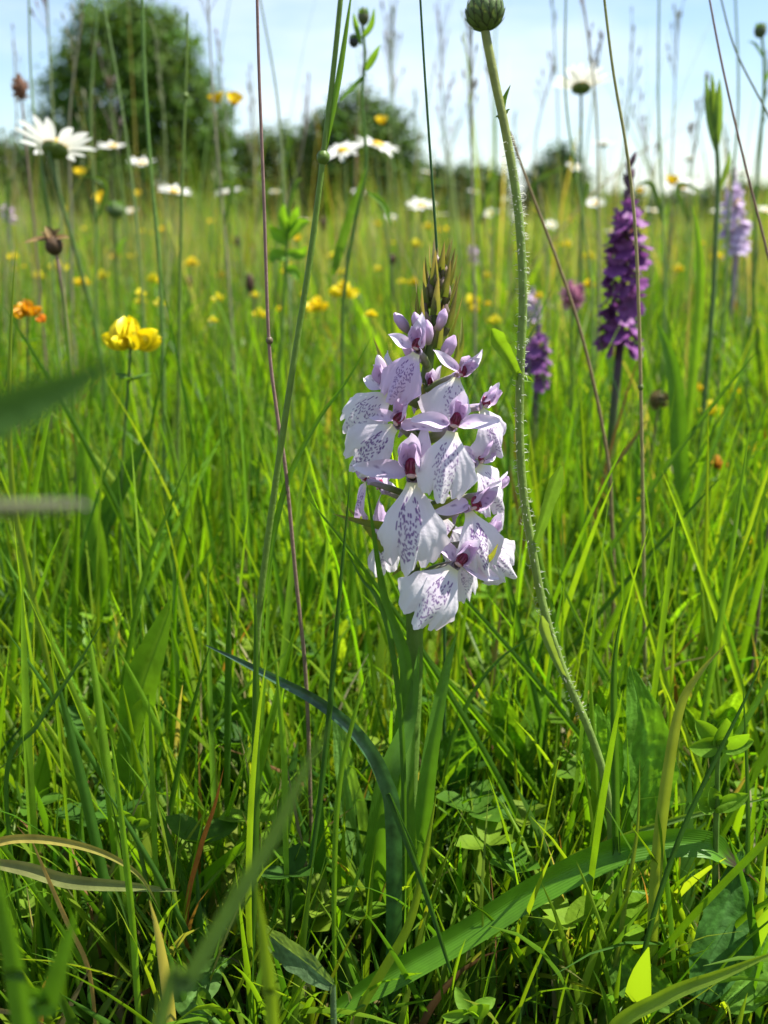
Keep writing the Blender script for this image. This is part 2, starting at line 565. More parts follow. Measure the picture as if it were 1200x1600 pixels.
# ------------------------------------------------------------------ grass: the uncountable sward
def sward(name, label, N, y0, y1, hmin, hmax, wmin, wmax, nseg, m, power=1.0, straw=0.05, lean=0.35, curve=1.1, seed=1, colgain=1.0, wx=0.52, wx0=0.13, cap=None, pal=None, mat='grass'):
    r = np.random.default_rng(seed)
    # uniform over the trapezoid, with density falling with distance
    yy = y0 + (y1 - y0) * r.uniform(0, 1, N) ** power
    xx = r.uniform(-1, 1, N) * (wx * yy + wx0)
    # tussocks: pull part of the blades towards clump centres
    h = r.uniform(hmin, hmax, N) * (0.8 + 0.4 * np.sin(xx * 37 / (0.3 + yy) + 1.3) * np.sin(yy * 23 / (0.3 + yy) + seed))
    if cap is not None:
        h = np.minimum(h, cap(xx, yy))
    w = r.uniform(wmin, wmax, N)
    th = r.uniform(0, 2 * math.pi, N)
    ld = np.stack([np.cos(th), np.sin(th), np.zeros(N)], -1)
    th0 = np.abs(r.normal(0, lean, N))
    kap = r.uniform(0.0, curve, N) * r.uniform(0, 1, N)
    t = np.linspace(0, 1, nseg + 1)
    ang = th0[:, None] + kap[:, None] * t[None] ** 1.5
    ds = h[:, None] / nseg
    hx = np.concatenate([np.zeros((N, 1)), np.cumsum(np.sin(ang[:, 1:]) * ds, 1)], 1)
    hz = np.concatenate([np.zeros((N, 1)), np.cumsum(np.cos(ang[:, 1:]) * ds, 1)], 1)
    base = np.stack([xx, yy, ground_z(xx, yy) - 0.003], -1)
    P = base[:, None] + ld[:, None] * hx[..., None] + np.array([0, 0, 1.0]) * hz[..., None]
    Tn = ld[:, None] * np.sin(ang)[..., None] + np.array([0, 0, 1.0]) * np.cos(ang)[..., None]
    # blade faces: side vector = horizontal, rotated by a twist about the tangent
    sd_ = np.stack([-np.sin(th), np.cos(th), np.zeros(N)], -1)[:, None].repeat(nseg + 1, 1)
    nr = np.cross(sd_, Tn)
    tw = r.uniform(-0.9, 0.9, N)[:, None] + r.normal(0, 0.8, N)[:, None] * t[None]
    side = sd_ * np.cos(tw)[..., None] + nr * np.sin(tw)[..., None]
    nr = nr * np.cos(tw)[..., None] - sd_ * np.sin(tw)[..., None]
    sh = np.minimum(1, 1.1 * (1 - t ** 2.6)) * (0.6 + 0.4 * np.minimum(1, t * 3))
    sh[-1] = 0.04
    u = np.linspace(-1, 1, m)
    ww = w[:, None] * 0.5 * sh[None]
    fo = 0.4 * np.abs(u) if m > 2 else np.zeros(m)
    Q = P[:, :, None] + side[:, :, None] * (u[None, None, :, None] * ww[..., None, None]) + nr[:, :, None] * (fo[None, None, :, None] * ww[..., None, None])
    K = (nseg + 1) * m
    idx = np.arange(K).reshape(nseg + 1, m)
    q = np.stack([idx[:-1, :-1], idx[:-1, 1:], idx[1:, 1:], idx[1:, :-1]], -1).reshape(-1, 4)
    F = (q[None] + (np.arange(N) * K)[:, None, None]).reshape(-1, 4)
    pl = GREENS if pal is None else pal
    c = pl[r.integers(0, len(pl), N)] * r.uniform(0.75, 1.25, (N, 1)) * (1 + r.normal(0, 0.06, (N, 3)))
    st = r.uniform(0, 1, N) < straw
    c[st] = STRAW[r.integers(0, len(STRAW), st.sum())] * r.uniform(0.7, 1.2, (st.sum(), 1))
    C = np.repeat(np.clip(c * colgain, 0.003, 1), K, 0)
    me = bpy.data.meshes.new(name)
    fill_mesh(me, Q.reshape(-1, 3), F, C)
    me.materials.append(M[mat])
    o = bpy.data.objects.new(name, me)
    col.objects.link(o)
    return tag(o, label, 'grass', kind='stuff')


def cap_near(x, y):
    # the strip between the lens and the orchid is trodden short
    c = np.where((y < 0.20) & (np.abs(x - 0.008) < 0.035 + 0.1 * y), 0.118 - 0.40 * y, 0.2)
    return np.where(y < 0.16, np.minimum(c, 0.07), c)


sward('meadow_grass', 'short dense green grass around the spotted orchid', 17500, 0.142, 0.46, 0.02, 0.078, 0.0007, 0.0019, 7, 3, 0.75, 0.05, 0.34, 1.5, 21, cap=cap_near)
sward('broad_grass', 'broader flat leaves mixed into the short grass', 2900, 0.145, 0.5, 0.015, 0.058, 0.003, 0.0065, 7, 3, 0.8, 0.0, 0.45, 1.2, 29, cap=cap_near)
sward('meadow_grass', 'softly blurred green grass behind the spotted orchid', 30000, 0.42, 1.6, 0.04, 0.118, 0.0009, 0.0028, 5, 2, 0.8, 0.06, 0.30, 1.3, 22)
sward('broad_grass', 'blurred broad leaves mixed into the grass behind the orchid', 7500, 0.45, 1.8, 0.03, 0.10, 0.004, 0.009, 5, 2, 0.8, 0.0, 0.4, 1.2, 30)
sward('meadow_grass', 'blurred grass of the middle meadow', 30000, 1.5, 5.0, 0.05, 0.19, 0.0015, 0.004, 4, 2, 0.75, 0.28, 0.28, 0.9, 23)
sward('meadow_grass', 'pale blurred grass of the far meadow', 24000, 4.8, 30.0, 0.08, 0.30, 0.004, 0.010, 3, 2, 0.62, 0.42, 0.24, 0.8, 24, wx0=0.6)
# thin tall stalks, uncountable with distance
STALK = np.array([[0.17, 0.23, 0.08], [0.21, 0.25, 0.10], [0.26, 0.22, 0.16], [0.14, 0.22, 0.06], [0.32, 0.32, 0.20]])
sward('flowering_grass', 'thin pale seeding stalks massed behind the orchid', 2300, 0.5, 2.2, 0.09, 0.22, 0.0006, 0.0012, 6, 2, 0.8, 0.25, 0.14, 0.8, 27, pal=STALK)
sward('flowering_grass', 'thin pale seeding stalks massed in the far meadow', 6500, 1.6, 18.0, 0.12, 0.38, 0.0010, 0.0028, 5, 2, 0.6, 0.3, 0.14, 0.7, 25, pal=STALK)
sward('flowering_grass', 'tall thin stalks rising over the meadow behind the orchid', 2600, 0.6, 5.0, 0.14, 0.38, 0.0007, 0.0013, 7, 2, 0.8, 0.2, 0.10, 0.6, 28, pal=STALK)
sward('meadow_grass', 'longer thin blades scattered through the grass behind the orchid', 3000, 0.19, 0.75, 0.06, 0.122, 0.0007, 0.0018, 8, 3, 0.9, 0.03, 0.22, 0.9, 35, cap=cap_near)
sward('meadow_grass', 'low thick grass and moss at the foot of the orchid', 6500, 0.138, 0.25, 0.012, 0.05, 0.0006, 0.0018, 6, 3, 1.0, 0.08, 0.45, 1.6, 36)
sward('meadow_grass', 'tuft grass reaching up round the feet of the purple orchids', 2600, 0.27, 0.52, 0.07, 0.118, 0.0008, 0.0020, 7, 2, 1.0, 0.03, 0.24, 0.9, 38)
MIXED = np.concatenate([STALK, GREENS])
sward('meadow_grass', 'rough tall grass rising unevenly at the far edge of the meadow', 13000, 0.95, 7.0, 0.09, 0.33, 0.0012, 0.0032, 5, 2, 0.7, 0.15, 0.22, 1.1, 37, pal=MIXED)
# low litter and undergrowth
sward('dead_grass', 'brown dead grass litter lying on the soil', 2600, 0.145, 0.6, 0.02, 0.06, 0.0008, 0.002, 5, 3, 0.8, 1.0, 1.1, 0.6, 26, mat='dry')


def undergrowth():
    """small three-leaved clover and trefoil leaves carpeting the soil"""
    r = np.random.default_rng(31)
    mb = MB()
    for i in range(750):
        y = 0.15 + 0.55 * r.uniform() ** 1.2
        x = r.uniform(-1, 1) * (0.5 * y + 0.08)
        z = r.uniform(0.006, 0.032) + 0.02 * min(1, max(0, (y - 0.2) * 3))
        a0 = r.uniform(0, 6.28)
        s = r.uniform(0.004, 0.0085)
        c = GREENS[r.integers(0, 7)] * r.uniform(0.7, 1.2)
        top = np.array([x, y, z])
        mb.tube([(x + r.uniform(-.006, .006), y + r.uniform(-.006, .006), -0.002), top], [0.0004, 0.0003], c, 4, 3)
        for k in range(3):
            a = a0 + k * 2.09
            d = np.array([math.cos(a), math.sin(a), r.uniform(0.0, 0.6)])
            petal(mb, top, d, (0, 0, 1), s, s * 0.75, c, c * 1.05, 0.35, 0.1, n=5, m=3, blunt=1.1)
    tag(mb.build('ground_cover', 'leaf'), 'small three-part clover leaves carpeting the ground under the grass', 'ground cover', kind='stuff')


undergrowth()


# ------------------------------------------------------------------ the spotted orchid
def local_obj(mb, name, mat, loc, parent=None):
    """mesh given in world coordinates, object origin at loc"""
    loc = np.asarray(loc, float)
    mb.v = [v - loc for v in mb.v]
    o = mb.build(name, mat, parent)
    o.location = loc
    return o


LIPW = np.array([0.73, 0.70, 0.725])
LILAC = np.array([0.64, 0.475, 0.68])
PURP = np.array([0.10, 0.012, 0.19])


def make_lip(Lm, kw, seed, tintc, longer=1.0):
    """kw: half width over length"""
    r = np.random.default_rng(seed)
    n, m = 76, 80
    v = np.linspace(0, 1, n)[:, None]
    s = np.linspace(-1, 1, m)[None]
    a = np.abs(s)
    ph = r.uniform(0, 6)
    asy = 1 + 0.10 * r.normal() * s
    # half width: narrow throat, skirt-like sides, rounded lower corners
    wv = np.interp(v[:, 0], [0, .08, .2, .4, .62, .8, .92, 1], [.16, .24, .47, .76, .95, 1.0, .97, .90])[:, None]
    wv = np.convolve(np.pad(wv[:, 0], 4, mode='edge'), np.ones(9) / 9, 'valid')[:, None]
    x = s * wv * kw * Lm * asy * (1 + 0.035 * np.sin(v * 17 + ph + 2 * np.sign(s)) * a ** 3)
    # lower margin: two broad lobes, notches, a small pointed tooth, frill
    bt = 1 - 0.30 * a ** 3.2 - 0.15 * np.exp(-((a - 0.29) / 0.075) ** 2) + 0.06 * np.exp(-(s / 0.14) ** 2) + 0.026 * np.sin(s * 13 + ph) + 0.014 * np.sin(s * 25 + 2 * ph) + 0.006 * np.sin(s * 43 + ph)
    z = -Lm * longer * (v * (1 + (bt - 1) * v ** 1.5))
    X0 = x / Lm
    y = 0.75 * x * x / Lm * (0.5 + 0.7 * v) * (1 + 0.5 * np.sin(ph) * s) - 0.15 * Lm * np.sin(v * 2.5) + 0.05 * Lm * v ** 2 * np.sin(5.5 * s + ph) + 0.034 * Lm * v ** 4 * np.sin(12 * s + ph) + 0.007 * Lm * v ** 5 * np.sin(29 * s + 2 * ph) + 0.03 * Lm * v * a * np.sin(9 * v + 3 * ph) + 0.006 * Lm * np.sin(26 * s + 2 * np.sin(6 * v)) * v * (1 - .5 * v)
    y = y - 0.06 * Lm * np.exp(-(s / 0.17) ** 2) * v * (1 - 0.4 * v)
    P = np.stack([x, y + 0 * x, z + 0 * x], -1)
    phimax = math.atan(kw) * 1.0
    # markings: looped lines near the throat breaking up into rows of dashes
    X, Z = x / Lm, z / Lm
    D = np.zeros_like(X)
    segs = []
    skip, fat, ink = r.uniform(.12, .40), r.uniform(.85, 1.2), r.uniform(.86, .98)
    spread_ = r.uniform(.85, 1.15)
    for tr, lo, hi, dl in ((-0.66, .20, .52, .11), (-0.46, .16, .72, .055), (-0.28, .22, .84, .045), (-0.10, .30, .92, .04), (0.09, .26, .92, .04), (0.27, .2, .84, .045), (0.46, .16, .72, .055), (0.66, .20, .5, .11),
                           (-0.19, .40, .88, .03), (0.0, .45, .96, .03), (0.18, .40, .88, .03), (-0.37, .3, .7, .035), (0.37, .3, .7, .035), (-.56, .25, .5, .03), (.56, .25, .5, .03)):
        q = lo + r.uniform(0, .05)
        while q < hi:
            l = dl * r.uniform(0.25, 0.95)
            t0 = tr * (1.75 - 1.15 * q) + r.normal(0, 0.05)
            t1 = tr * (1.75 - 1.15 * (q + l)) + r.normal(0, 0.035)
            f0, f1 = t0 * phimax * spread_, t1 * phimax * spread_
            if r.uniform() > skip or (abs(tr) > .6 and q < .45):
                segs.append((q * math.sin(f0), -q * math.cos(f0), (q + l) * math.sin(f1), -(q + l) * math.cos(f1), fat * r.uniform(0.0050, 0.0105)))
            q += l + r.uniform(0.035, 0.07)
    for x0, z0, x1, z1, w in segs:
        dx, dz = x1 - x0, z1 - z0
        t = np.clip(((X - x0) * dx + (Z - z0) * dz) / (dx * dx + dz * dz + 1e-9), 0, 1)
        dd = np.sqrt((X - x0 - t * dx) ** 2 + (Z - z0 - t * dz) ** 2)
        D = np.maximum(D, np.clip((w * 1.5 - dd) / (w * 0.8), 0, 1))
    base = np.asarray(tintc) * np.ones((n, m, 3))
    lil = (np.exp(-((v - .3) / .28) ** 2) * np.exp(-(s / .75) ** 2) * .35 + .14 * (np.sin(5 * s + 7 * v + ph) * .5 + .5))[..., None]
    base = base * (1 - lil) + LILAC * lil
    thr = np.exp(-(v / 0.10) ** 2)[..., None]
    base = base * (1 - thr) + np.array([0.74, 0.70, 0.42]) * thr
    D = D * ink * (1 - .2 * v)
    C = base * (1 - D[..., None]) + PURP * D[..., None]
    mb = MB()
    mb.grid(P, C)
    return mb


def make_flower(root, throat, az, tilt, roll, Lm, phimax, seed, axis_pt, tintc, hoodroll=0.0, narrow=1.0, sepa=(35, 145)):
    r = np.random.default_rng(seed + 50)
    f = empty('flower', throat, root)
    Rm = R3('Z', R(az)) @ R3('X', R(tilt)) @ R3('Y', R(roll))
    f.rotation_mode = 'QUATERNION'
    f.rotation_quaternion = Matrix(Rm.tolist()).to_quaternion()
    make_lip(Lm, phimax, seed, tintc, narrow).build('lip', 'orchid', f)
    Hr = R3('Y', R(hoodroll - roll * 0.6))
    l = Lm

    def sep(name, base, d, nr, ln, wd, c0, c1, cup, curl):
        mb = MB()
        petal(mb, Hr @ (np.array(base) * l), Hr @ np.array(d, float), Hr @ np.array(nr, float), ln * l, wd * l, c0, c1, cup, curl, n=14, m=9, blunt=0.8)
        # a few purple flecks on the midline
        P = mb.v[0].reshape(14, 9, 3)
        nn2 = np.cross(np.gradient(P, axis=1), np.gradient(P, axis=0))
        nn2 /= np.linalg.norm(nn2, axis=2)[..., None] + 1e-12
        a_, b_ = np.linspace(0, 1, 14)[:, None], np.linspace(-1, 1, 9)[None]
        f1_, f2_ = r.uniform(0, 6, 2)
        P = P + nn2 * (l * (.022 * np.sin(7 * a_ + f1_ + 2 * b_) * np.abs(b_) + .018 * np.sin(4 * a_ + f2_) * a_))[..., None]
        mb.v[0] = P.reshape(-1, 3)
        C = mb.c[0].reshape(14, 9, 3).copy()
        for k in range(2):
            i, j = r.integers(2, 8), r.integers(3, 6)
            C[i, j] = C[i, j] * 0.35 + PURP * 0.65
        mb.c[0] = C.reshape(-1, 3)
        return mb.build(name, 'orchid', f)
    W0 = np.array([0.76, 0.70, 0.80])
    for sgn in (-1, 1):
        j = r.normal(0, 0.12, 3)
        sep('lateral_sepal', (sgn * .07, 0.03, .10), Hr.T @ Rm.T @ R3('Z', R(az)) @ (np.array((math.cos(R(sepa[(1 - sgn) // 2])), 0.10, math.sin(R(sepa[(1 - sgn) // 2])))) + j * .6), (0, -1, 0.35), .62 * r.uniform(.85, 1.12), .22, LILAC, W0, 0.6, -0.22)
        sep('petal', (sgn * .06, 0.0, .16), (sgn * .30, -0.50, .80), (-sgn * .85, -.35, -.3), .36, .24, LILAC * 0.92, LILAC * 1.12, 0.6, 0.30)
    sep('dorsal_sepal', (0, 0.04, .2), (r.normal(0, .1), -0.38, 1), (0, -1, -.2), .44, .25, LILAC * 1.02, W0, 0.8, 0.22)
    # column: hooded pink body with two crimson pouches over a dark stigma
    mb = MB()
    ellipsoid(mb, Hr @ np.array((0, -.03, .17)) * l, (.082 * l, .06 * l, .12 * l), (0.27, 0.02, 0.075), n=8, m=10)
    cl = mb.build('column', 'dark', f)
    mb = MB()
    for sgn in (-1, 1):
        ellipsoid(mb, Hr @ np.array((sgn * .038, -.085, .19)) * l, (.027 * l, .024 * l, .075 * l), (0.16, 0.008, 0.035), n=6, m=8)
    ellipsoid(mb, Hr @ np.array((0, -.07, .085)) * l, (.06 * l, .034 * l, .03 * l), (0.62, 0.40, 0.36), n=6, m=8)
    mb.build('pollen_pouch', 'dark', cl)
    mb = MB()
    mb.tube([(0, 0, .05 * l), (0, .25 * l, .02 * l), (0, .5 * l, -.12 * l), (0, .62 * l, -.3 * l)], [.075 * l, .07 * l, .055 * l, .02 * l], (0.60, 0.50, 0.68), 8, 10)
    mb.build('spur', 'orchid', f)
    Ri = Rm.T
    ax = Ri @ (np.asarray(axis_pt) - np.asarray(throat))
    mb = MB()
    mid = ax * 0.45 + np.array([0, 0.12 * l, 0.02 * l])
    mb.tube([(0, .02 * l, .06 * l), mid, ax], [.05 * l, .095 * l, .07 * l], [(0.45, 0.36, 0.45), (0.16, 0.20, 0.06), (0.10, 0.16, 0.03)], 8, 10)
    mb.build('ovary', 'stem', f)
    return f


STEMPX = [(691, 405), (684, 470), (670, 560), (656, 660), (648, 760), (644, 880), (648, 1000), (644, 1120), (634, 1300), (622, 1440)]
STEM = np.array([at(x, y, YO) for x, y in STEMPX])


def stem_at(py):
    p = spline(STEM, 200)
    rows = np.interp(np.linspace(0, 1, 200), np.linspace(0, 1, len(STEMPX)), [y for _, y in STEMPX])
    i = int(np.argmin(np.abs(rows - py)))
    return p[i]


def build_orchid():
    base = STEM[-1].copy()
    base[2] = 0
    root = empty('spotted_orchid', (0, 0, 0))
    tag(root, 'white and lilac orchid spike with purple flecked lips, in sharp focus', 'orchid')
    mb = MB()
    pts = np.vstack([STEM, base + [0, 0, -0.006]])
    mb.tube(pts, np.array([1, 4, 8, 10, 12, 13, 14, 15, 16, 17, 17]) * 0.5 * mpp(at(650, 800, YO)) * 2.0, [(0.12, 0.18, 0.045)] * 6 + [(0.13, 0.24, 0.035)] * 5, 12, 70)
    mb.build('stem', 'stem', root)
    # px, py of the throat, azimuth, tilt, roll (+ = lip points left), lip length px, half angle, towards camera (m), tint, hoodroll, narrow
    T = [
        (650, 552, -14, -10, 26, 86, .44, .009, LILAC * 0.98, -8, (95, 155)),  # lip tinted lilac for the shade on its folded face
        (714, 590, 10, -5, 14, 78, .52, .008, LIPW, 38, (50, 125)),
        (608, 616, -40, -6, 50, 104, .48, .005, LIPW, -30, (120, 165)),
        (617, 668, -26, -6, 44, 100, .48, .008, LIPW, 8, (2, 175)),
        (706, 674, 0, -8, 10, 110, .46, .012, LIPW, 14, (8, 172)),
        (644, 754, -6, -6, 2, 140, .41, .011, LIPW, -4, (75, 170)),
        (732, 800, 24, -6, -14, 104, .42, .009, LIPW, 48, (35, 185)),
        (710, 888, -4, -14, 32, 108, .50, .011, LIPW, 26, (-12, 130)),
        (752, 640, 50, -4, -22, 84, .50, .003, LIPW * np.array([.96, .92, 1]), 46, (40, 20)),
        (746, 728, 50, -4, -28, 92, .50, .003, LIPW, 40, (12, 150)),
        (757, 848, 44, -6, -40, 86, .50, .004, LIPW, 35, (-5, 150)),
        (596, 770, -95, 0, 8, 84, .5, -.003, LILAC * 1.1, -20, (200, 165)),
        (720, 880, 40, 0, -14, 66, .5, -.001, LIPW, 10, (30, 150)),
        (690, 632, 120, 0, 0, 66, .5, -.006, LILAC, 0, (60, 20)),
        (600, 836, -130, 0, 0, 70, .5, -.008, LIPW, 0, (150, 190)),
        (572, 756, -70, 0, 20, 64, .5, .001, LILAC * 1.1, -15, (120, 175)),
        (776, 772, 72, 0, -20, 66, .5, .000, LIPW, 20, (30, 60)),
        (690, 806, 20, 0, -6, 70, .45, -.002, LIPW, 10, (40, 150)),
        (672, 606, -10, 0, 4, 58, .5, .001, LILAC, 0, (70, 140)),
    ]
    for i, (px, py, az, tilt, roll, lp, pm, dy, tc_, hr, sa) in enumerate(T):
        th = at(px, py, YO - dy)
        sp_ = mpp(th)
        make_flower(root, th, az, tilt, roll, lp * sp_ * .99, pm, 100 + i, stem_at(min(py + 22, 960)), tc_, hr, sepa=sa)
    # green bracts standing up beside the flowers: tip px, base px, offset to the camera
    u = mpp(STEM[4])
    BR = [((583, 527), (612, 640), .004), ((588, 545), (606, 640), .002), ((722, 495), (700, 590), .0), ((700, 505), (684, 600), -.002), ((716, 520), (690, 610), .004),
          ((778, 850), (735, 885), .012), ((655, 585), (650, 660), .006), ((660, 600), (662, 690), .006), ((712, 820), (650, 880), .004), ((640, 690), (652, 760), .007),
          ((612, 900), (640, 850), .003), ((520, 803), (600, 822), .001), ((722, 760), (668, 800), .003), ((540, 790), (600, 860), -.003)]
    for (tx, ty), (bx, by), dy in BR:
        b = at(bx, by, YO - dy * 0.4)
        t = at(tx, ty, YO - dy)
        mid = (b + t) / 2 + np.array([0.0008, -0.0012, 0])
        mb = MB()
        ribbon(mb, [b, mid, t], 15 * u, (0.13, 0.20, 0.04), n=14, m=5, fold=0.5, c2=(0.20, 0.20, 0.07), shape=lambda q: (1 - q ** 1.6) * 0.9 + 0.05)
        mb.build('bract', 'leaf', root)
    # the unopened top: buds and slender bracts in a pointed cone
    r = np.random.default_rng(5)
    axis = np.array([at(688, 402, YO), at(684, 460, YO), at(674, 545, YO)])
    for i in range(26):
        q = i / 25.0
        c = spline(axis, 100)[int(99 * (0.06 + 0.90 * q))]
        a = i * 2.399
        rad = (3 + 15 * min(1, q * 1.35)) * u
        o_ = np.array([math.cos(a), math.sin(a), 0])
        b = c + o_ * rad
        ln = (20 + 15 * q) * u
        tilt_ = norm(np.array([o_[0] * 0.20, o_[1] * 0.20, 1]) + np.array([0.05, 0, 0]))
        k = r.uniform(0.8, 1.15)
        mb = MB()
        cb = [(0.13, 0.16, 0.05), (0.20, 0.17, 0.09), (0.34, 0.24, 0.24)] if i % 3 else [(0.10, 0.13, 0.04), (0.16, 0.15, 0.07), (0.20, 0.13, 0.13)]
        mb.tube([b - tilt_ * ln * .4, b - tilt_ * ln * .1, b + tilt_ * ln * .3, b + tilt_ * ln * .62], np.array([.15, .25, .22, .03]) * ln * k, cb, 8, 10)
        mb.build('bud', 'stem', root)
        mb = MB()
        b2 = c + o_ * rad * 1.2 - np.array([0, 0, 1]) * ln * .5
        bl = (46 + 28 * q * r.uniform(0.7, 1.2)) * u
        t = b2 + norm(tilt_ + o_ * 0.05 + np.array([0.03, 0, 0])) * bl
        ribbon(mb, [b2, (b2 + t) / 2 + o_ * 0.9 * u, t], 15 * u * k, (0.11, 0.16, 0.035), n=12, m=5, fold=0.5, face=o_ + np.array([0, 0, .05]), c2=(0.26, 0.20, 0.14), shape=lambda q_: (1 - q_ ** 1.5) * 0.95 + 0.05)
        mb.build('bract', 'leaf', root)
    for (bx, by, ln_, lean_, dy) in ((640, 548, 44, -.5, .004), (700, 545, 46, .45, .005), (668, 520, 40, -.1, .007), (690, 500, 36, .25, .005), (652, 505, 36, -.3, .003), (628, 505, 40, -.75, .0), (720, 572, 42, .8, -.002)):
        b = at(bx, by, YO - dy)
        d = norm(np.array([lean_, -.35, 1]))
        l_ = ln_ * u
        mb = MB()
        mb.tube([b - d * l_ * .45, b - d * l_ * .1, b + d * l_ * .25, b + d * l_ * .5], np.array([.10, .22, .20, .04]) * l_, [(0.22, 0.22, 0.10), (0.50, 0.38, 0.48), LILAC, LILAC * 1.05], 9, 12)
        mb.build('bud', 'orchid', root)
    # sheathing stem leaves
    LV = [([(608, 1470, YO), (612, 1350, YO - .003), (622, 1180, YO - .005), (634, 1040, YO - .004), (600, 930, YO - .004), (572, 752, YO - .006)], 30, (0.06, 0.15, 0.02)),
          ([(640, 1470, YO), (655, 1330, YO - .006), (672, 1180, YO - .006), (694, 1060, YO - .004), (713, 990, YO - .002)], 34, (0.075, 0.18, 0.02)),
          ([(600, 1470, YO), (590, 1350, YO - .008), (604, 1220, YO - .010), (640, 1120, YO - .006), (655, 1010, YO - .003)], 46, (0.07, 0.17, 0.018)),
          ([(650, 1480, YO), (640, 1380, YO - .010), (636, 1250, YO - .010), (648, 1100, YO - .004)], 40, (0.085, 0.19, 0.02))]
    for pts, w, c in LV:
        mb = MB()
        P = [at(*p) for p in pts]
        ribbon(mb, P, w * u, c, n=40, m=7, fold=0.55, c2=np.array(c) * 1.15, shape=lambda q: (1 - q ** 2.2) * 0.95 + 0.03)
        mb.build('leaf', 'blade', root)
    return root


build_orchid()


# ------------------------------------------------------------------ single blades and leaves in focus
def blade(label, pts, w, c, Y=None, name='grass_shoot', cat='grass blade', mat='blade', gx=0.0, gy=0.0, fold=0.35, twist=0.0, c2=None, n=40, m=5,
          shape=None, teeth=0, wav=0.0, mid=None, group=None, ground=True, face=(0, -1, 0.25), tipc=None, tipt=.9):
    """pts: tip first, photo pixels (x, y[, Y]); the foot runs on down to the soil"""
    P = [at(p[0], p[1], p[2] if len(p) > 2 else Y) for p in pts][::-1]
    wm = w * mpp(P[len(P) // 2])
    if ground and P[0][2] > 0.004:
        g = P[0] + np.array([gx, gy, 0])
        g[2] = -0.003
        P = [g] + P
    for p in P:
        p[2] = max(p[2], -0.004)
    mb = MB()
    ribbon(mb, P, wm, c, n=n, m=m, fold=fold, twist=twist, c2=c2, shape=shape, teeth=teeth, wav=wav, mid=mid, face=face)
    if tipc is not None:
        C = mb.c[0].reshape(n, m, 3).copy()
        k = (1 / (1 + np.exp(-(np.linspace(0, 1, n)[:, None] + .02 * np.sin(np.arange(m) * 2.3)[None] - tipt) * 90)))[..., None]
        mb.c[0] = (C * (1 - k) + np.asarray(tipc) * k).reshape(-1, 3)
    o = local_obj(mb, name, mat, P[0])
    return tag(o, label, cat, group)


G1, G2, G3, G4 = (0.085, 0.20, 0.016), (0.12, 0.25, 0.02), (0.05, 0.13, 0.02), (0.035, 0.10, 0.025)
YG = (0.17, 0.27, 0.022)
lanc = lambda q: np.sin(np.pi * np.clip(q * 0.94 + 0.05, 0, 1) ** 0.8) ** 0.8
long_ = lambda q: np.minimum(1, (1 - q ** 4) * 1.02) * (0.8 + 0.2 * np.minimum(1, 4 * q)) + 0.02

blade('dark thin grass blade rising in front of the orchid to its purple hooded side flower', [(548, 738), (538, 850), (526, 980), (515, 1110), (500, 1250), (480, 1420)], 9, G4, Y=.150, fold=0.7)
blade('short dark grass blade leaning towards the orchid stem under its largest lip', [(541, 860), (566, 905), (590, 935), (612, 1010), (628, 1150), (632, 1350)], 9, G3, Y=.155, fold=0.6)
blade('slender green blade leaning from the brown stem up to the orchid bracts', [(584, 520), (545, 590), (495, 660), (450, 750), (425, 850), (408, 960), (400, 1100), (398, 1300)], 10, G1, Y=.176, fold=.6)
blade('pale green blade beside the orchid stem with a bent tip', [(582, 1030), (556, 1110), (530, 1230), (522, 1400)], 9, G2, Y=.148)
blade('dark thin blade crossing low before the orchid stem', [(655, 1340), (625, 1270), (600, 1200), (680, 1420), (712, 1560)][0:1] + [(606, 1240), (660, 1380), (705, 1520)], 9, G4, Y=.138, ground=False, fold=.6)
blade('short bright blade standing beside the foot of the orchid', [(683, 1235), (665, 1330), (640, 1440), (590, 1530), (560, 1590)], 15, YG, Y=.140)
blade('dark blue green leaf with silvery flecks arching down to the orchid stem', [(322, 1008), (370, 1030), (430, 1060), (500, 1098), (560, 1148), (600, 1215), (615, 1300)], 27, (0.045, 0.125, 0.03), Y=.152, name='arching_leaf', cat='leaf', mat='sheen', fold=.5, c2=(0.03, 0.07, 0.045), shape=lambda q: (1 - q ** 1.8) * .95 + .05)
blade('long broad strap leaf arching low over the ground with a withered brown tip', [(1192, 1386, .150), (1140, 1345, .150), (1095, 1318, .150), (980, 1324, .150), (850, 1382, .148), (720, 1462, .145), (600, 1530, .142), (520, 1580, .14)], 47, (0.09, 0.235, 0.012), name='strap_leaf', cat='leaf', fold=.42, ground=False, n=80, m=9, tipc=(0.05, 0.035, 0.022), tipt=.84, twist=[0.1, 0.1, 0.1, 0.1, 0.5, 1.8], shape=lambda q: np.interp(q, [0, .15, .5, .78, .88, 1], [.5, .9, 1, .85, .40, .06]))
blade('narrow folded blade standing before the net veined leaf', [(976, 935), (962, 1010), (958, 1080), (960, 1200), (962, 1330), (968, 1480)], 13, G3, Y=.150, fold=.9)
blade('bright yellow green blade with a bent brownish tip beside the net veined leaf', [(1136, 1004), (1092, 1052), (1062, 1105), (1042, 1210), (1026, 1340), (1018, 1480), (1015, 1590)], 20, YG, Y=.145, c2=(0.2, 0.22, 0.05))
blade('dark thin blade slanting across the leaflets by the net veined leaf', [(1200, 1010), (1165, 1090), (1110, 1200), (1060, 1310), (1020, 1430), (990, 1560)], 9, G4, Y=.142, fold=.7)
blade('tall straight green blade with an upright pointed tip beside the leaflets', [(1172, 660), (1158, 760), (1140, 880), (1118, 1010), (1095, 1150), (1080, 1320)], 11, G2, Y=.180)
blade('thin blade with a red tinged edge near the dark wrinkled leaf', [(1000, 1180), (995, 1300), (975, 1420), (955, 1560)], 8, (0.14, 0.20, 0.03), Y=.146)
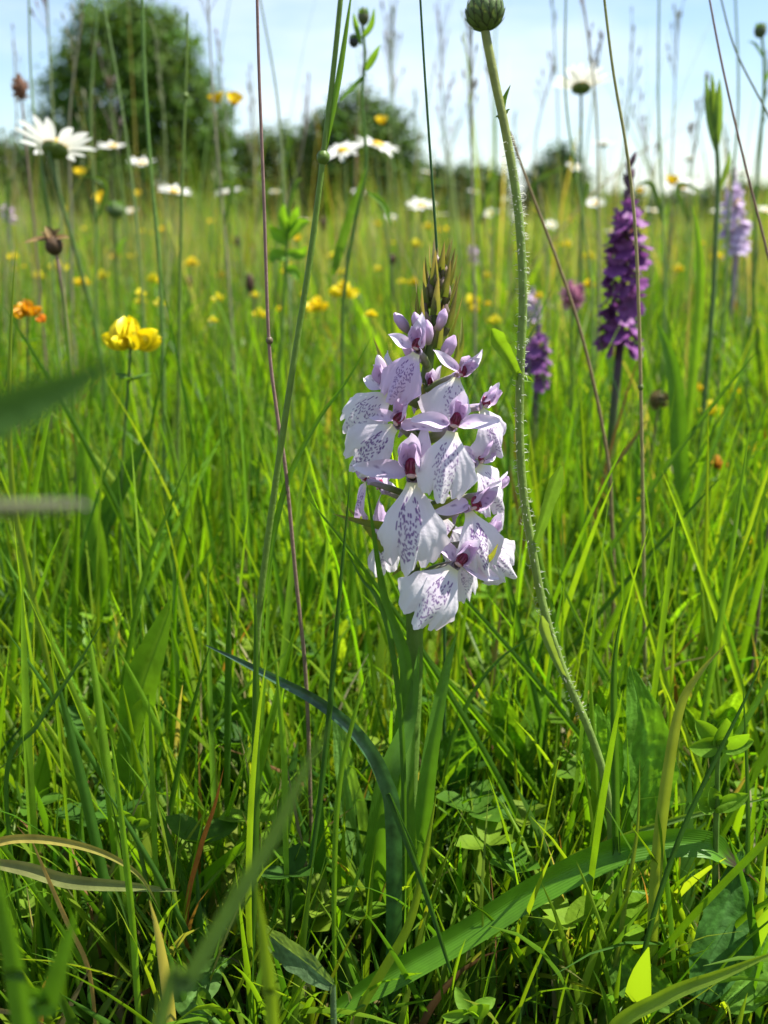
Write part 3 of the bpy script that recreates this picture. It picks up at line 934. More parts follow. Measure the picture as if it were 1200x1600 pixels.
blade('pale blade lying sideways above the arching strap leaf', [(1230, 1240), (1130, 1262), (1040, 1285), (950, 1318), (870, 1370)], 11, (0.14, 0.24, 0.05), Y=.158)
blade('broad bright blade bent over beside the dark wrinkled leaf', [(1230, 1480), (1130, 1520), (1040, 1555), (950, 1620)], 26, YG, Y=.128, ground=True)
blade('straight dark blade standing alone with a needle tip by the flecked leaf', [(398, 908), (400, 1010), (400, 1130), (399, 1260), (396, 1420), (390, 1560)], 14, G3, Y=.146)
blade('short pale tipped blade standing under the flecked leaf', [(430, 1020), (436, 1090), (444, 1180), (446, 1300)], 10, G2, Y=.150)
blade('blade with a white needle tip among the short grass beside the toothed leaf', [(232, 1085), (236, 1160), (240, 1260), (246, 1400)], 9, G2, Y=.152)
blade('upright mid green blade with a hooked tip', [(172, 1140), (182, 1210), (196, 1330), (208, 1450), (218, 1600)], 11, G2, Y=.137)
blade('thin blade leaning far over near the brown withered blade', [(165, 965), (120, 1040), (60, 1130), (10, 1230)], 8, G3, Y=.155)
blade('long blade slanting up from the dark leaf', [(302, 700), (262, 800), (232, 880), (205, 1000), (190, 1130)], 9, G1, Y=.20)
blade('tall yellowish blade standing before the orange trefoil', [(25, 380), (18, 500), (15, 640), (22, 780), (50, 920), (80, 1060), (105, 1200)], 10, (0.16, 0.24, 0.03), Y=.185)
blade('yellow withered blade drooping sideways over the short grass', [(250, 1420), (215, 1365), (150, 1328), (60, 1310), (-10, 1318), (-60, 1360)], 14, (0.45, 0.32, 0.07), Y=.142, mat='dry', c2=(0.25, 0.27, 0.05))
blade('orange brown dead blade standing among the green blades', [(350, 1198), (335, 1260), (312, 1330), (292, 1430)], 8, (0.36, 0.13, 0.02), Y=.152, mat='dry')
blade('straw coloured dead stalk leaning beside the yellow withered blade', [(40, 1290), (70, 1360), (105, 1440), (140, 1520)], 8, (0.40, 0.27, 0.07), Y=.145, mat='dry')
blade('brown mottled dying leaf lying low across the grass', [(280, 1392), (200, 1384), (110, 1376), (40, 1356), (-30, 1345)], 24, (0.20, 0.20, 0.07), Y=.146, mat='dry', ground=False, name='withered_leaf', cat='leaf', shape=lanc, c2=(0.16, 0.2, 0.05))
blade('broad pale blade close to the lens, softly blurred', [(520, 1125), (478, 1200), (425, 1310), (360, 1420), (290, 1540), (240, 1640)], 27, (0.09, 0.17, 0.05), Y=.062, gx=-.02)
blade('blurred upright yellow green blade close to the lens', [(400, 1375), (410, 1450), (420, 1540), (428, 1650)], 22, YG, Y=.078)
blade('blurred broad blade close to the lens beside the yellow withered blade', [(-10, 1330), (6, 1420), (25, 1520), (40, 1640)], 34, G1, Y=.068)
blade('blurred forward leaning blade close to the lens', [(120, 1420), (100, 1490), (75, 1570), (50, 1660)], 36, G1, Y=.070)
blade('blurred dark leaf close to the lens with its tip towards the trefoil', [(185, 562), (110, 602), (20, 640), (-110, 690), (-200, 900)], 82, (0.055, 0.125, 0.03), Y=.045, name='close_leaf', cat='leaf', mat='leaf', shape=lanc, fold=.2, gx=-.02)
blade('pale slender blade curving up beside the bud stem', [(985, 1120), (940, 1040), (890, 940), (862, 860)][::-1] + [(1010, 1200)], 8, G2, Y=.20)
blade('thin arched blade behind the bud stem', [(846, 985), (780, 1030), (735, 1090), (700, 1180), (690, 1300)], 8, G3, Y=.185, fold=.6)
blade('straight thin blade below the vetch leaflets with a dark foot', [(1160, 1060), (1166, 1180), (1168, 1320), (1160, 1450)], 8, G3, Y=.150)
blade('bright narrow leaf blade glowing beside the purple orchid', [(1081, 318), (1090, 370), (1094, 440), (1085, 560), (1070, 700)], 15, (0.16, 0.30, 0.02), Y=.36)
blade('broad green leaf blade standing in front of the purple orchid foot', [(1026, 502), (1042, 545), (1054, 600), (1060, 700), (1064, 800)], 28, G1, Y=.30, shape=lanc, cat='leaf')
blade('broad bright leaf blade standing near the toothed leaf', [(140, 640), (132, 710), (140, 790), (160, 900)], 30, G2, Y=.26, shape=lanc, cat='leaf')
blade('dark broad pointed leaf slanting up from the short grass', [(238, 668), (200, 740), (160, 820), (122, 920), (90, 1030)], 40, (0.05, 0.13, 0.02), Y=.27, name='pointed_leaf', cat='leaf', mat='leaf', shape=lanc)
blade('bright toothed broad leaf standing among the grass blades', [(268, 935), (246, 1000), (222, 1070), (218, 1150)], 58, (0.13, 0.27, 0.02), Y=.190, name='toothed_leaf', cat='leaf', mat='leaf', shape=lanc, teeth=9, m=9, fold=.5, mid=(0.14, 0.25, 0.03))
blade('second toothed leaf, lower and folded, below the bright one', [(232, 1085), (214, 1120), (205, 1180), (206, 1260)], 46, G2, Y=.185, name='toothed_leaf', cat='leaf', mat='leaf', shape=lanc, teeth=7, m=9, fold=.4)

# brown stem with a node, tall green culms, dry stalks
def culm(label, pts, w, c, Y, nodes=(), leaf=None, name='grass_stalk', gx=0.0, tipfrac=0.55, head=None, group=None, mat='stem'):
    P = [at(p[0], p[1], p[2] if len(p) > 2 else Y) for p in pts][::-1]
    u = mpp(P[len(P) // 2])
    if P[0][2] > 0.004:
        g = P[0] + np.array([gx, 0, 0])
        g[2] = -0.003
        P = [g] + P
    root = empty(name, P[0])
    tag(root, label, 'grass stalk', group)
    k = len(P)
    mb = MB()
    mb.tube(np.array(P) - P[0], np.linspace(1, tipfrac, k) * w * 0.5 * u, c, 8, 60)
    mb.build('culm', mat, root)
    for (x, y) in nodes:
        p = at(x, y, Y) - P[0]
        mb = MB()
        ellipsoid(mb, p, (w * .72 * u, w * .72 * u, w * 0.8 * u), np.asarray(c if np.ndim(c) == 1 else c[0]) * 0.75, n=6, m=8)
        mb.build('node', 'stem', root)
    if leaf:
        for (lp, lw, lc) in leaf:
            mb = MB()
            ribbon(mb, [at(x, y, Y) - P[0] for x, y in lp], lw * u, lc, n=24, fold=.5)
            mb.build('leaf', 'blade', root)
    if head:
        panicle(root, P, u, **head)
    return root


def panicle(root, P, u, length=150, n=16, spread=10, c=(0.22, 0.18, 0.12), size=9, seed=1):
    """spikelets on short branches along the top of the culm"""
    r = np.random.default_rng(seed)
    pts = spline(np.array(P), 200)
    ln = np.concatenate([[0], np.cumsum(np.linalg.norm(np.diff(pts, axis=0), axis=1))])
    L0 = length * u
    mb = MB()
    for i in range(n):
        q = ln[-1] - L0 * (1 - i / n)
        p = pts[int(np.clip(np.searchsorted(ln, q), 0, 199))] - P[0]
        a = r.uniform(0, 6.28)
        d = np.array([math.cos(a), math.sin(a), 0]) * spread * u * (1 - 0.6 * i / n) * r.uniform(.4, 1.2)
        t = p + d + np.array([0, 0, 1]) * spread * u * r.uniform(1.4, 2.8)
        mb.tube([p, t], [0.7 * u, 0.5 * u], c, 4, 3)
        dd = norm(t - p + np.array([0, 0, spread * u]))
        s = size * u * r.uniform(.7, 1.3)
        mb.tube([t - dd * s * .3, t + dd * s * .4, t + dd * s * 1.1], [s * .1, s * .22, s * .03], np.asarray(c) * r.uniform(.7, 1.2), 5, 4)
    mb.build('panicle', 'dry', root)


culm('purplish brown bare stem with a knot, taller than the orchid', [(401, -30), (405, 120), (412, 300), (420, 530), (432, 640), (447, 740), (462, 900), (478, 1060), (485, 1250)], 8, [(0.20, 0.16, 0.09), (0.30, 0.20, 0.16), (0.32, 0.20, 0.18)], .176, nodes=[(421, 532)])
culm('tall stout green grass stem, forked at a joint above the orchid', [(535, -30), (522, 100), (505, 245), (485, 400), (463, 540), (440, 690), (415, 870), (402, 1000), (398, 1200), (396, 1400)], 14, (0.16, 0.27, 0.04), .158, nodes=[(505, 246)], leaf=[([(505, 250), (530, 120), (552, -30)], 9, (0.11, 0.22, 0.03))])
culm('thin dark green stem rising behind the orchid tip', [(655, -30), (664, 120), (675, 280), (683, 400), (690, 560), (694, 800), (694, 1150)], 6, (0.045, 0.12, 0.03), .195)
culm('thin straw coloured stem with a joint, between bud stem and purple orchid', [(942, -20), (958, 110), (980, 240), (992, 350), (998, 480), (1002, 640), (1005, 830), (1008, 1060), (1010, 1250)], 7, [(0.20, 0.25, 0.07), (0.32, 0.26, 0.12), (0.26, 0.28, 0.10)], .215, nodes=[(1001, 605)])
culm('brown forked stem slanting behind the bud stem', [(796, 205), (830, 300), (868, 400), (905, 510), (932, 620), (950, 720), (955, 790), (958, 950)], 7, (0.24, 0.18, 0.09), .25, leaf=[([(958, 730), (980, 700), (1012, 655)], 7, (0.15, 0.12, 0.05))])
culm('thin purplish stem leaning across the pale orchid', [(1105, -20), (1128, 100), (1160, 240), (1200, 400), (1230, 540)], 5, (0.22, 0.14, 0.11), .24)
culm('thin greenish stem leaning, crossing the purplish one', [(1122, -20), (1150, 80), (1205, 190), (1260, 320)], 4, (0.16, 0.18, 0.09), .30)
culm('smooth green stem standing before the round tree', [(222, -20), (226, 120), (236, 270), (248, 400), (255, 560), (258, 800)], 8, (0.14, 0.25, 0.05), .33)
culm('green stem with an upright tip before the round tree and a small joint', [(293, 20), (290, 140), (286, 250), (282, 400), (280, 560), (278, 760)], 7, (0.18, 0.27, 0.05), .34, nodes=[(290, 150)])

TALL = [  # top x, y, x at row 350, distance, head
    (38, -30, 78, .42, 0), (75, -20, 96, .60, 1), (105, 20, 112, .55, 1), (142, -10, 150, .48, 0), (172, -30, 214, .40, 0), (262, 40, 260, .70, 1), (305, -30, 350, .50, 1),
    (330, 60, 372, .75, 1), (350, 150, 330, .9, 1), (418, -30, 446, .44, 0), (472, 150, 440, .8, 1), (610, 10, 622, .8, 1), (598, 60, 640, 1.0, 1), (690, 30, 704, .9, 1), (722, -30, 738, .46, 1),
    (730, 90, 748, .62, 1), (690, 180, 712, .8, 1), (775, 60, 770, .9, 1), (832, 100, 850, .75, 1), (862, -30, 912, .44, 0), (880, -20, 872, .8, 1), (925, 60, 908, .7, 1), (935, -30, 935, .52, 1),
    (985, 60, 965, .9, 1), (1030, -20, 1036, .50, 0), (1010, 170, 1016, .85, 1), (1060, 20, 1048, .9, 1), (1090, 150, 1078, .7, 1), (1168, -20, 1138, .52, 0), (1185, 90, 1168, .65, 1),
    (20, 60, 12, .7, 1), (180, 110, 196, .9, 1), (128, 150, 110, 1.0, 1), (395, 130, 402, 1.0, 1), (560, 100, 556, 1.1, 1), (1140, 200, 1150, 1.0, 1), (650, 140, 660, 1.1, 1), (812, 180, 800, 1.1, 1)]
r_ = np.random.default_rng(77)
for i, (tx, ty, bx, Y, hd) in enumerate(TALL):
    cc = [(0.20, 0.30, 0.09), (0.26, 0.32, 0.13), (0.30, 0.28, 0.18), (0.20, 0.31, 0.08)][i % 4]
    kx = (bx - tx) / (350.0 - ty)
    low = bx + kx * 180 * 0.6
    pts = [(tx + r_.normal(0, 14), ty), (tx + (bx - tx) * .42 + r_.normal(0, 6), ty + (350 - ty) * .5), (bx, 350), (low, 520)]
    head = dict(length=r_.uniform(60, 150), n=int(r_.integers(7, 13)), spread=r_.uniform(4, 22), c=[(0.28, 0.23, 0.19), (0.30, 0.22, 0.22), (0.26, 0.26, 0.16)][i % 3], size=r_.uniform(6, 10), seed=i) if hd else None
    lf = [([(bx, 350), (bx - 20 + 40 * r_.uniform(), 290), (bx - 50 + 100 * r_.uniform(), 250 + 60 * r_.uniform())], 8, (0.10, 0.18, 0.03))] if i % 3 == 0 else None
    sw = ('green', 'pale green', 'straw coloured', 'bright green')[i % 4]
    hw = ('brownish', 'purplish', 'greenish')[i % 3]
    culm('thin ' + sw + ' grass stem with a ' + hw + ' flower head, out of focus behind the orchid' if hd else 'bare smooth ' + sw + ' grass stem out of focus, without a flower head', pts, 3.2 if Y > .6 else 5, cc, Y, head=head, leaf=lf,
         group='tall ' + sw + ' grass stems with ' + hw + ' heads' if hd else 'tall bare ' + sw + ' grass stems')


# ------------------------------------------------------------------ individual blades of the sward in focus
def near_blades():
    r = np.random.default_rng(91)
    protos, looks = [], []
    for i in range(14):
        h = r.uniform(0.055, 0.105)
        ln = abs(r.normal(0, 0.25)) + 0.03
        P = [(0, 0, -0.003)] + [(h * (ln * q + 0.45 * ln * q * q), 0, h * q * (1 - 0.10 * ln * q)) for q in (.3, .6, .85, 1.0)]
        mb = MB()
        c = GREENS[i % 7] * 1.05
        wd = r.uniform(0.0009, 0.0019)
        ribbon(mb, P, wd, c, n=18, m=5, fold=.5, face=(0, -1, 0.1), twist=r.normal(0, 0.7), c2=c * r.uniform(.9, 1.25))
        look = ('thin ', 'broader ')[int(wd > .0014)] + ('upright ', 'leaning ', 'arching ')[int(ln > .18) + int(ln > .36)] + ('mid green', 'fresh green', 'deep green', 'yellow green', 'dark green', 'bright green', 'pale yellowish green')[i % 7]
        looks.append(look)
        protos.append(mb.mesh('grass_blade'))
        protos[-1].materials.append(M['blade'])
    k = 0
    while k < 190:
        y = r.uniform(0.145, 0.30)
        x = r.uniform(-1, 1) * (0.42 * y + 0.01)
        if y < 0.185 and -0.022 < x < 0.035:
            continue
        o = bpy.data.objects.new('grass_shoot', protos[k % 14])
        col.objects.link(o)
        o.location = (x, y, 0)
        o.rotation_euler = (r.normal(0, .10), r.normal(0, .10), r.uniform(0, 6.28))
        s = r.uniform(0.75, 1.15) * (0.85 if y < .17 else 1.05)
        o.scale = (1, 1, s)
        tag(o, looks[k % 14] + ' blade of the short grass around the spotted orchid', 'grass blade', looks[k % 14] + ' blades around the orchid')
        k += 1


near_blades()


# ------------------------------------------------------------------ the tall bud stem
def build_bud_stem():
    Y = .160
    PX = [(758, 48), (772, 120), (790, 205), (806, 300), (814, 380), (817, 470), (813, 580), (812, 680), (818, 770), (832, 860), (852, 960), (885, 1060), (920, 1140), (945, 1220), (955, 1330)]
    P = np.array([at(x, y, Y) for x, y in PX])
    u = mpp(P[5])
    g = P[-1].copy()
    g[2] = -0.003
    root = empty('daisy_bud', (0, 0, 0))
    tag(root, 'tall hairy green stem with one closed round bud, beside the spotted orchid', 'daisy bud')
    mb = MB()
    mb.tube(np.vstack([P, g]), np.linspace(6.6, 7.4, 16) * u, [(0.26, 0.30, 0.09)] * 3 + [(0.20, 0.29, 0.065)] * 9 + [(0.18, 0.27, 0.06)] * 4, 10, 90)
    stem = mb.build('stem', 'stem', root)
    # hairs
    r = np.random.default_rng(4)
    pts = spline(P, 400)
    T = tangents(pts)
    mb = MB()
    for i in range(420):
        k = int(r.integers(60, 340))
        a = r.uniform(0, 6.28)
        s = norm(np.cross(T[k], [0, 1, 0]))
        b = np.cross(T[k], s)
        d = s * math.cos(a) + b * math.sin(a)
        p = pts[k] + d * 6.5 * u
        l = r.uniform(4, 9) * u
        mb.tube([p, p + d * l * .6 + T[k] * r.normal(0, .1) * l, p + d * l + T[k] * r.normal(0.0, .4) * l], np.array([.55, .45, .2]) * u, (0.72, 0.74, 0.62), 3, 3)
    h = mb.build('hair', 'hair', stem)
    h['kind'] = 'stuff'
    # bud: overlapping scales round a globe
    c0 = at(758, 20, Y)
    ax = norm(np.array(P[0]) - np.array(P[1]))
    mb = MB()
    q = Vector((0, 0, 1)).rotation_difference(Vector(ax)).to_matrix()
    ellipsoid(mb, c0, np.array([27, 27, 25]) * u, (0.05, 0.09, 0.03), rot=np.array(q), n=12, m=16)
    mb.build('bud', 'stem', root)
    for ring in range(5):
        lat = -1.15 + ring * 0.42
        n = [9, 13, 15, 14, 11][ring]
        for i in range(n):
            a = (i + .5 * (ring % 2)) / n * 6.283
            qq = np.array(q)
            nl = np.array([math.cos(a) * math.cos(lat), math.sin(a) * math.cos(lat), math.sin(lat)])
            tl = np.array([-math.cos(a) * math.sin(lat), -math.sin(a) * math.sin(lat), math.cos(lat)])
            b = c0 + qq @ (nl * np.array([27.2, 27.2, 25.2])) * u
            mb = MB()
            petal(mb, b - qq @ tl * 2 * u, qq @ (tl + nl * 0.10), qq @ nl, 21 * u, 11.5 * u, (0.10, 0.17, 0.04), (0.13, 0.19, 0.06), -0.25, -0.28, n=8, m=7, blunt=0.75)
            C = mb.c[0].reshape(8, 7, 3).copy()
            C[:, [0, 6]] = (0.035, 0.025, 0.02)
            C[-1] = (0.05, 0.03, 0.025)
            mb.c[0] = C.reshape(-1, 3)
            mb.build('scale', 'stem', root)
    mb = MB()
    for i in range(9):
        a = i * .7
        petal(mb, c0 + ax * 18 * u, ax + np.array(q) @ np.array([math.cos(a), math.sin(a), 0]) * .35, np.array(q) @ np.array([math.cos(a), math.sin(a), 0.2]), 15 * u, 9 * u, (.75, .75, .7), (.8, .8, .76), .3, -.3, n=6, m=5)
    mb.build('ray_tuft', 'petal', root)
    LV = [([(811, 590), (795, 560), (778, 535), (768, 514)], 26, (0.13, 0.25, 0.025), -0.01, 4), ([(812, 590), (824, 592), (834, 597)], 12, (0.12, 0.22, 0.03), 0, 0),
          ([(834, 856), (848, 815), (862, 770), (877, 728)], 24, (0.10, 0.20, 0.035), -.004, 6), ([(886, 1068), (868, 1030), (852, 990), (846, 962)], 18, (0.13, 0.20, 0.07), -.006, 7),
          ([(783, 178), (788, 155), (798, 132)], 9, (0.07, 0.14, 0.03), 0, 0), ([(786, 186), (792, 174), (797, 170)], 5, (0.07, 0.14, 0.03), 0, 0), ([(784, 190), (778, 182), (774, 184)], 5, (0.07, 0.14, 0.03), 0, 0)]
    for pts_, w, c, dy, te in LV:
        n = len(pts_)
        Pp = [at(x, y, Y + dy * i / (n - 1)) for i, (x, y) in enumerate(pts_)]
        mb = MB()
        ribbon(mb, Pp, w * u, c, n=20, m=7, fold=.55, teeth=te, shape=lambda q_: np.interp(q_, [0, .15, .6, .85, 1], [.5, .55, .9, 1, .25]) if te else (1 - q_ ** 2) + .03, mid=np.array(c) * 1.35)
        mb.build('leaf', 'leaf', root)


build_bud_stem()


# ------------------------------------------------------------------ flowers of the meadow
def daisy(label, px, py, diam, Y, nrm=(0.05, 0.1, 1), cup=0.35, stem=None, parts=True, seed=0, npet=19, group=None):
    """ox-eye daisy: head at a photo pixel, diameter in photo pixels"""
    r = np.random.default_rng(seed + 200)
    c = at(px, py, Y)
    u = mpp(c)
    rad = diam * 0.5 * u
    g = at(stem[0], 350, Y) if stem else c + np.array([r.normal(0, .01), 0, 0])
    base = np.array([g[0], Y, float(ground_z(np.array(g[0]), np.array(Y))) - 0.003])
    root = empty('oxeye_daisy', base)
    tag(root, label, 'daisy', group)
    nrm = norm(nrm)
    a1 = norm(np.cross(nrm, (0.2, 1, 0.1)))
    a2 = np.cross(nrm, a1)
    head = c - base
    mb = MB()
    mb.tube([(0, 0, 0), head * 0.5 + np.array([r.normal(0, .004), 0, 0]), head - nrm * rad * .5, head - nrm * rad * .16], np.array([1.3, 1.15, 1.0, 1.3]) * max(rad * .045, 0.0006), (0.10, 0.17, 0.04), 7, 22)
    mb.build('stem', 'stem', root)
    mb = MB()
    Q = np.stack([a1, a2, nrm], -1)
    ellipsoid(mb, head - nrm * rad * .05, (rad * .34, rad * .34, rad * .17), (0.13, 0.18, 0.04), rot=Q, n=7, m=14)
    mb.build('involucre', 'stem', root)
    mb = MB()
    ellipsoid(mb, head + nrm * rad * .08, (rad * .31, rad * .31, rad * .12), (0.75, 0.48, 0.02), rot=Q, n=7, m=14)
    mb.build('disc', 'yellow', root)
    one = MB()
    for i in range(npet):
        a = i / npet * 6.283 + r.normal(0, .05)
        o_ = a1 * math.cos(a) + a2 * math.sin(a)
        cu = cup + r.normal(0, .09)
        mb = MB() if parts else one
        petal(mb, head + o_ * rad * .25 + nrm * rad * .03, o_ * math.cos(cu) + nrm * math.sin(cu), nrm * math.cos(cu) - o_ * math.sin(cu), rad * r.uniform(.70, .86), rad * .24, (.80, .80, .74), (.82, .82, .80), .25, r.normal(-.05, .08), n=8, m=5, blunt=1.15)
        if parts:
            mb.build('petal', 'petal', root)
    if not parts:
        one.build('ray_florets', 'petal', root)
    return root


daisy('large white daisy seen from below with raised petals, before the round tree', 86, 232, 128, .42, (0.10, 0.50, 1), .36, (128,), seed=1, npet=13)
daisy('white daisy with drooping side petals beside the leafy knapweed stem', 590, 228, 70, .60, (0.25, -.25, 1), .05, (600,), seed=2)
daisy('white daisy partly behind the forked grass stem, yellow disc towards us', 536, 236, 62, .62, (-.2, -.5, 1), .05, (560,), seed=3)
daisy('white daisy seen from below against the bright sky, highest of the daisies', 908, 136, 94, .55, (0.0, 0.30, 1), .40, (905,), seed=4)
daisy('small white daisy between the large daisy and the round tree', 176, 230, 50, .85, (0, -.2, 1), .2, (172,), seed=5)
D2 = [(222, 256, 44, 1.0), (272, 300, 54, .95), (357, 302, 48, 1.0), (658, 322, 50, .95), (667, 270, 22, 1.4), (766, 334, 30, 1.5), (943, 226, 40, 1.0), (898, 262, 30, 1.25), (1077, 248, 36, 1.15), (1064, 292, 60, .9), (1160, 272, 30, 1.4),
      (930, 318, 34, 1.3), (690, 336, 22, 1.9), (862, 352, 26, 1.8), (820, 372, 22, 2.0), (560, 300, 22, 1.9), (478, 345, 20, 2.0), (205, 330, 24, 1.8), (1020, 330, 26, 1.6), (740, 300, 20, 2.0), (1120, 330, 24, 1.8), (430, 300, 20, 2.2),
      (1196, 330, 30, 1.2), (955, 362, 24, 1.7), (610, 340, 20, 2.1)]
DL = {1: 'white daisy right above the meadow edge, beside another of its size by the brown stem', 2: 'white daisy close beside the purplish brown stem, below the buttercups', 3: 'blurred white daisy just below the small bud at the broad bush',
      6: 'small daisy standing against the sky above the purple orchid', 9: 'wide blurred daisy under the yellow buttercup beyond the purple orchid', 8: 'small daisy against the sky beside the upright narrow shoot'}
for i, (x, y, d, Y) in enumerate(D2):
    daisy(DL.get(i, 'small blurred white daisy among the stalks of the far meadow'), x, y, d, Y, (0.2 * math.sin(i * 2.1), -.25 + .3 * math.sin(i * 3.3), 1), .2, parts=False, seed=10 + i, npet=14, group='small white daisies of the far meadow')


def pea_floret(mb, b, d, up, s, c):
    """a bird's-foot trefoil floret: raised banner, two wings closed over a keel"""
    d, up = norm(d), norm(up)
    sd_ = norm(np.cross(d, up))
    up = np.cross(sd_, d)
    petal(mb, b, d * .35 + up, -d + up * .3, s * 1.0, s * 1.0, np.asarray(c) * .9, c, .45, .2, n=8, m=7, blunt=1.2)
    for k in (-1, 1):
        petal(mb, b + sd_ * k * s * .10, d + up * .12, sd_ * k, s * .95, s * .6, np.asarray(c) * .85, c, -.5, -.25, n=8, m=6, blunt=1.0)
    ellipsoid(mb, b + d * s * .45, (s * .18, s * .18, s * .18), np.asarray(c) * .9, n=5, m=6)


def trefoil(label, px, py, diam, Y, c=(0.80, 0.68, 0.012), n=5, group=None, seed=0, leaves=True):
    r = np.random.default_rng(seed + 300)
    p = at(px, py, Y)
    u = mpp(p)
    s = diam * .5 * u
    base = np.array([p[0] + r.normal(0, .008), Y + r.normal(0, .004), float(ground_z(np.array(p[0]), np.array(Y))) - 0.003])
    root = empty('birdsfoot_trefoil', base)
    tag(root, label, 'yellow flower', group)
    h = p - base
    mb = MB()
    mb.tube([(0, 0, 0), h * .5 + np.array([r.normal(0, .004), 0, 0]), h - np.array([0, 0, s * .35])], [s * .07, s * .06, s * .06], (0.09, 0.17, 0.03), 6, 14)
    mb.build('stem', 'stem', root)
    for i in range(n):
        a = -math.pi / 2 + (i - (n - 1) / 2) * 6.283 / max(n, 5) + r.normal(0, .15)
        o_ = np.array([math.cos(a), math.sin(a), 0])
        mb = MB()
        cc = np.asarray(c) * r.uniform(.85, 1.12)
        pea_floret(mb, h - np.array([0, 0, s * .3]) + o_ * s * .15, o_ + np.array([0, 0, r.uniform(.1, .6)]), (r.normal(0, .25), r.normal(0, .25), 1), s * r.uniform(.85, 1.15), cc)
        mb.build('floret', 'yellow', root)
    if leaves:
        for i in range(3):
            a = i * 2.1 + r.uniform(0, 1)
            o_ = np.array([math.cos(a), math.sin(a), .25])
            mb = MB()
            petal(mb, h * .93 - np.array([0, 0, s * .5]), o_, (0, 0, 1), s * .9, s * .45, (0.07, 0.15, 0.03), (0.08, 0.17, 0.03), .4, .0, n=7, m=5, blunt=.9)
            mb.build('leaf', 'leaf', root)
    return root


trefoil('bright yellow trefoil flower head of four full lobes, largest of the yellow flowers', 203, 528, 84, .27, n=8, seed=3)
trefoil('orange yellow trefoil flower head beside the withered flower stalk', 42, 484, 50, .33, (0.72, 0.36, 0.008), n=4, seed=4)
trefoil('small deep orange trefoil floret under the orange yellow head', 66, 498, 26, .33, (0.72, 0.22, 0.006), n=2, seed=5, leaves=False)
TF = [(536, 454, 46, .55), (495, 478, 40, .52), (772, 500, 26, .62), (738, 470, 30, .7), (128, 440, 26, .7), (90, 415, 30, .8), (240, 435, 24, .8), (300, 410, 24, .9), (160, 430, 22, .9), (405, 490, 24, .55), (630, 515, 18, .6), (1110, 640, 40, .40),
      (1030, 632, 26, .42), (1090, 606, 22, .5), (650, 381, 20, 1.0), (884, 381, 20, .9), (668, 354, 18, 1.2), (60, 430, 24, .85), (1120, 400, 20, .9), (345, 430, 18, 1.0), (450, 415, 18, 1.0), (590, 420, 16, 1.1), (700, 440, 18, .9), (760, 430, 16, 1.0),
      (920, 400, 18, 1.0), (1060, 420, 18, 1.0), (220, 470, 20, .7), (20, 400, 20, 1.0), (180, 400, 18, 1.2), (520, 400, 16, 1.2), (1175, 845, 26, .3), (990, 780, 20, .32), (1180, 700, 26, .36), (1150, 610, 20, .5)]
rt = np.random.default_rng(55)
for k in range(34):
    yr = rt.uniform(352, 500)
    Yd = .14 * .45 / ((yr - 350 + 60) / 1556.0) * rt.uniform(.8, 1.2)
    TF.append((rt.uniform(0, 640) if k % 3 else rt.uniform(640, 1200), yr, 15 / Yd * rt.uniform(.4, 1.0), min(2.0, Yd)))
for i, (x, y, d, Y) in enumerate(TF):
    trefoil({0: 'yellow trefoil head near the orchid tip, the wider of two', 1: 'yellow trefoil head near the forked green stem, below the wider one', 11: 'yellow trefoil head beyond the straw coloured stem, beside the broad leaf blade'}.get(i, 'blurred yellow trefoil flower in the meadow behind the orchid').replace('yellow', ('yellow', 'golden yellow', 'lemon yellow')[i % 3] if i not in (0, 1, 11) else 'yellow'), x, y, d, Y, ((0.80, 0.68, 0.012), (0.80, 0.63, 0.01), (0.78, 0.70, 0.03))[i % 3], n=4, seed=20 + i, leaves=False, group='small ' + ('yellow', 'golden yellow', 'lemon yellow')[i % 3] + ' trefoil flowers in the meadow')
trefoil('yellow and brown fading trefoil head beside the leaning brown stem', 1118, 724, 34, .33, (0.50, 0.25, 0.03), n=3, seed=90)


def buttercup(label, px, py, diam, Y, nrm, group=None, seed=0):
    r = np.random.default_rng(seed + 400)
    p = at(px, py, Y)
    s = diam * .5 * mpp(p)
    base = np.array([p[0] + r.normal(0, .012), Y, float(ground_z(np.array(p[0]), np.array(Y))) - 0.003])
    root = empty('buttercup', base)
    tag(root, label, 'buttercup', group)
    h = p - base
    nrm = norm(nrm)
    a1 = norm(np.cross(nrm, (0.1, 1, 0)))
    a2 = np.cross(nrm, a1)
    mb = MB()
    mb.tube([(0, 0, 0), h * .6 + np.array([r.normal(0, .006), 0, 0]), h - nrm * s * .3], [s * .08, s * .07, s * .06], (0.10, 0.18, 0.03), 6, 16)
    mb.build('stem', 'stem', root)
    for i in range(5):
        a = i * 1.2566
        o_ = a1 * math.cos(a) + a2 * math.sin(a)
        mb = MB()
        petal(mb, h - nrm * s * .25, o_ * .75 + nrm * .66, nrm * .75 - o_ * .66, s * 1.15, s * 1.15, (0.66, 0.50, 0.01), (0.78, 0.60, 0.012), .45, .12, n=8, m=7, blunt=1.3)
        mb.build('petal', 'yellow', root)
    mb = MB()
    ellipsoid(mb, h - nrm * s * .05, (s * .28, s * .28, s * .25), (0.45, 0.42, 0.03), n=6, m=8)
    mb.build('centre', 'yellow', root)
    return root


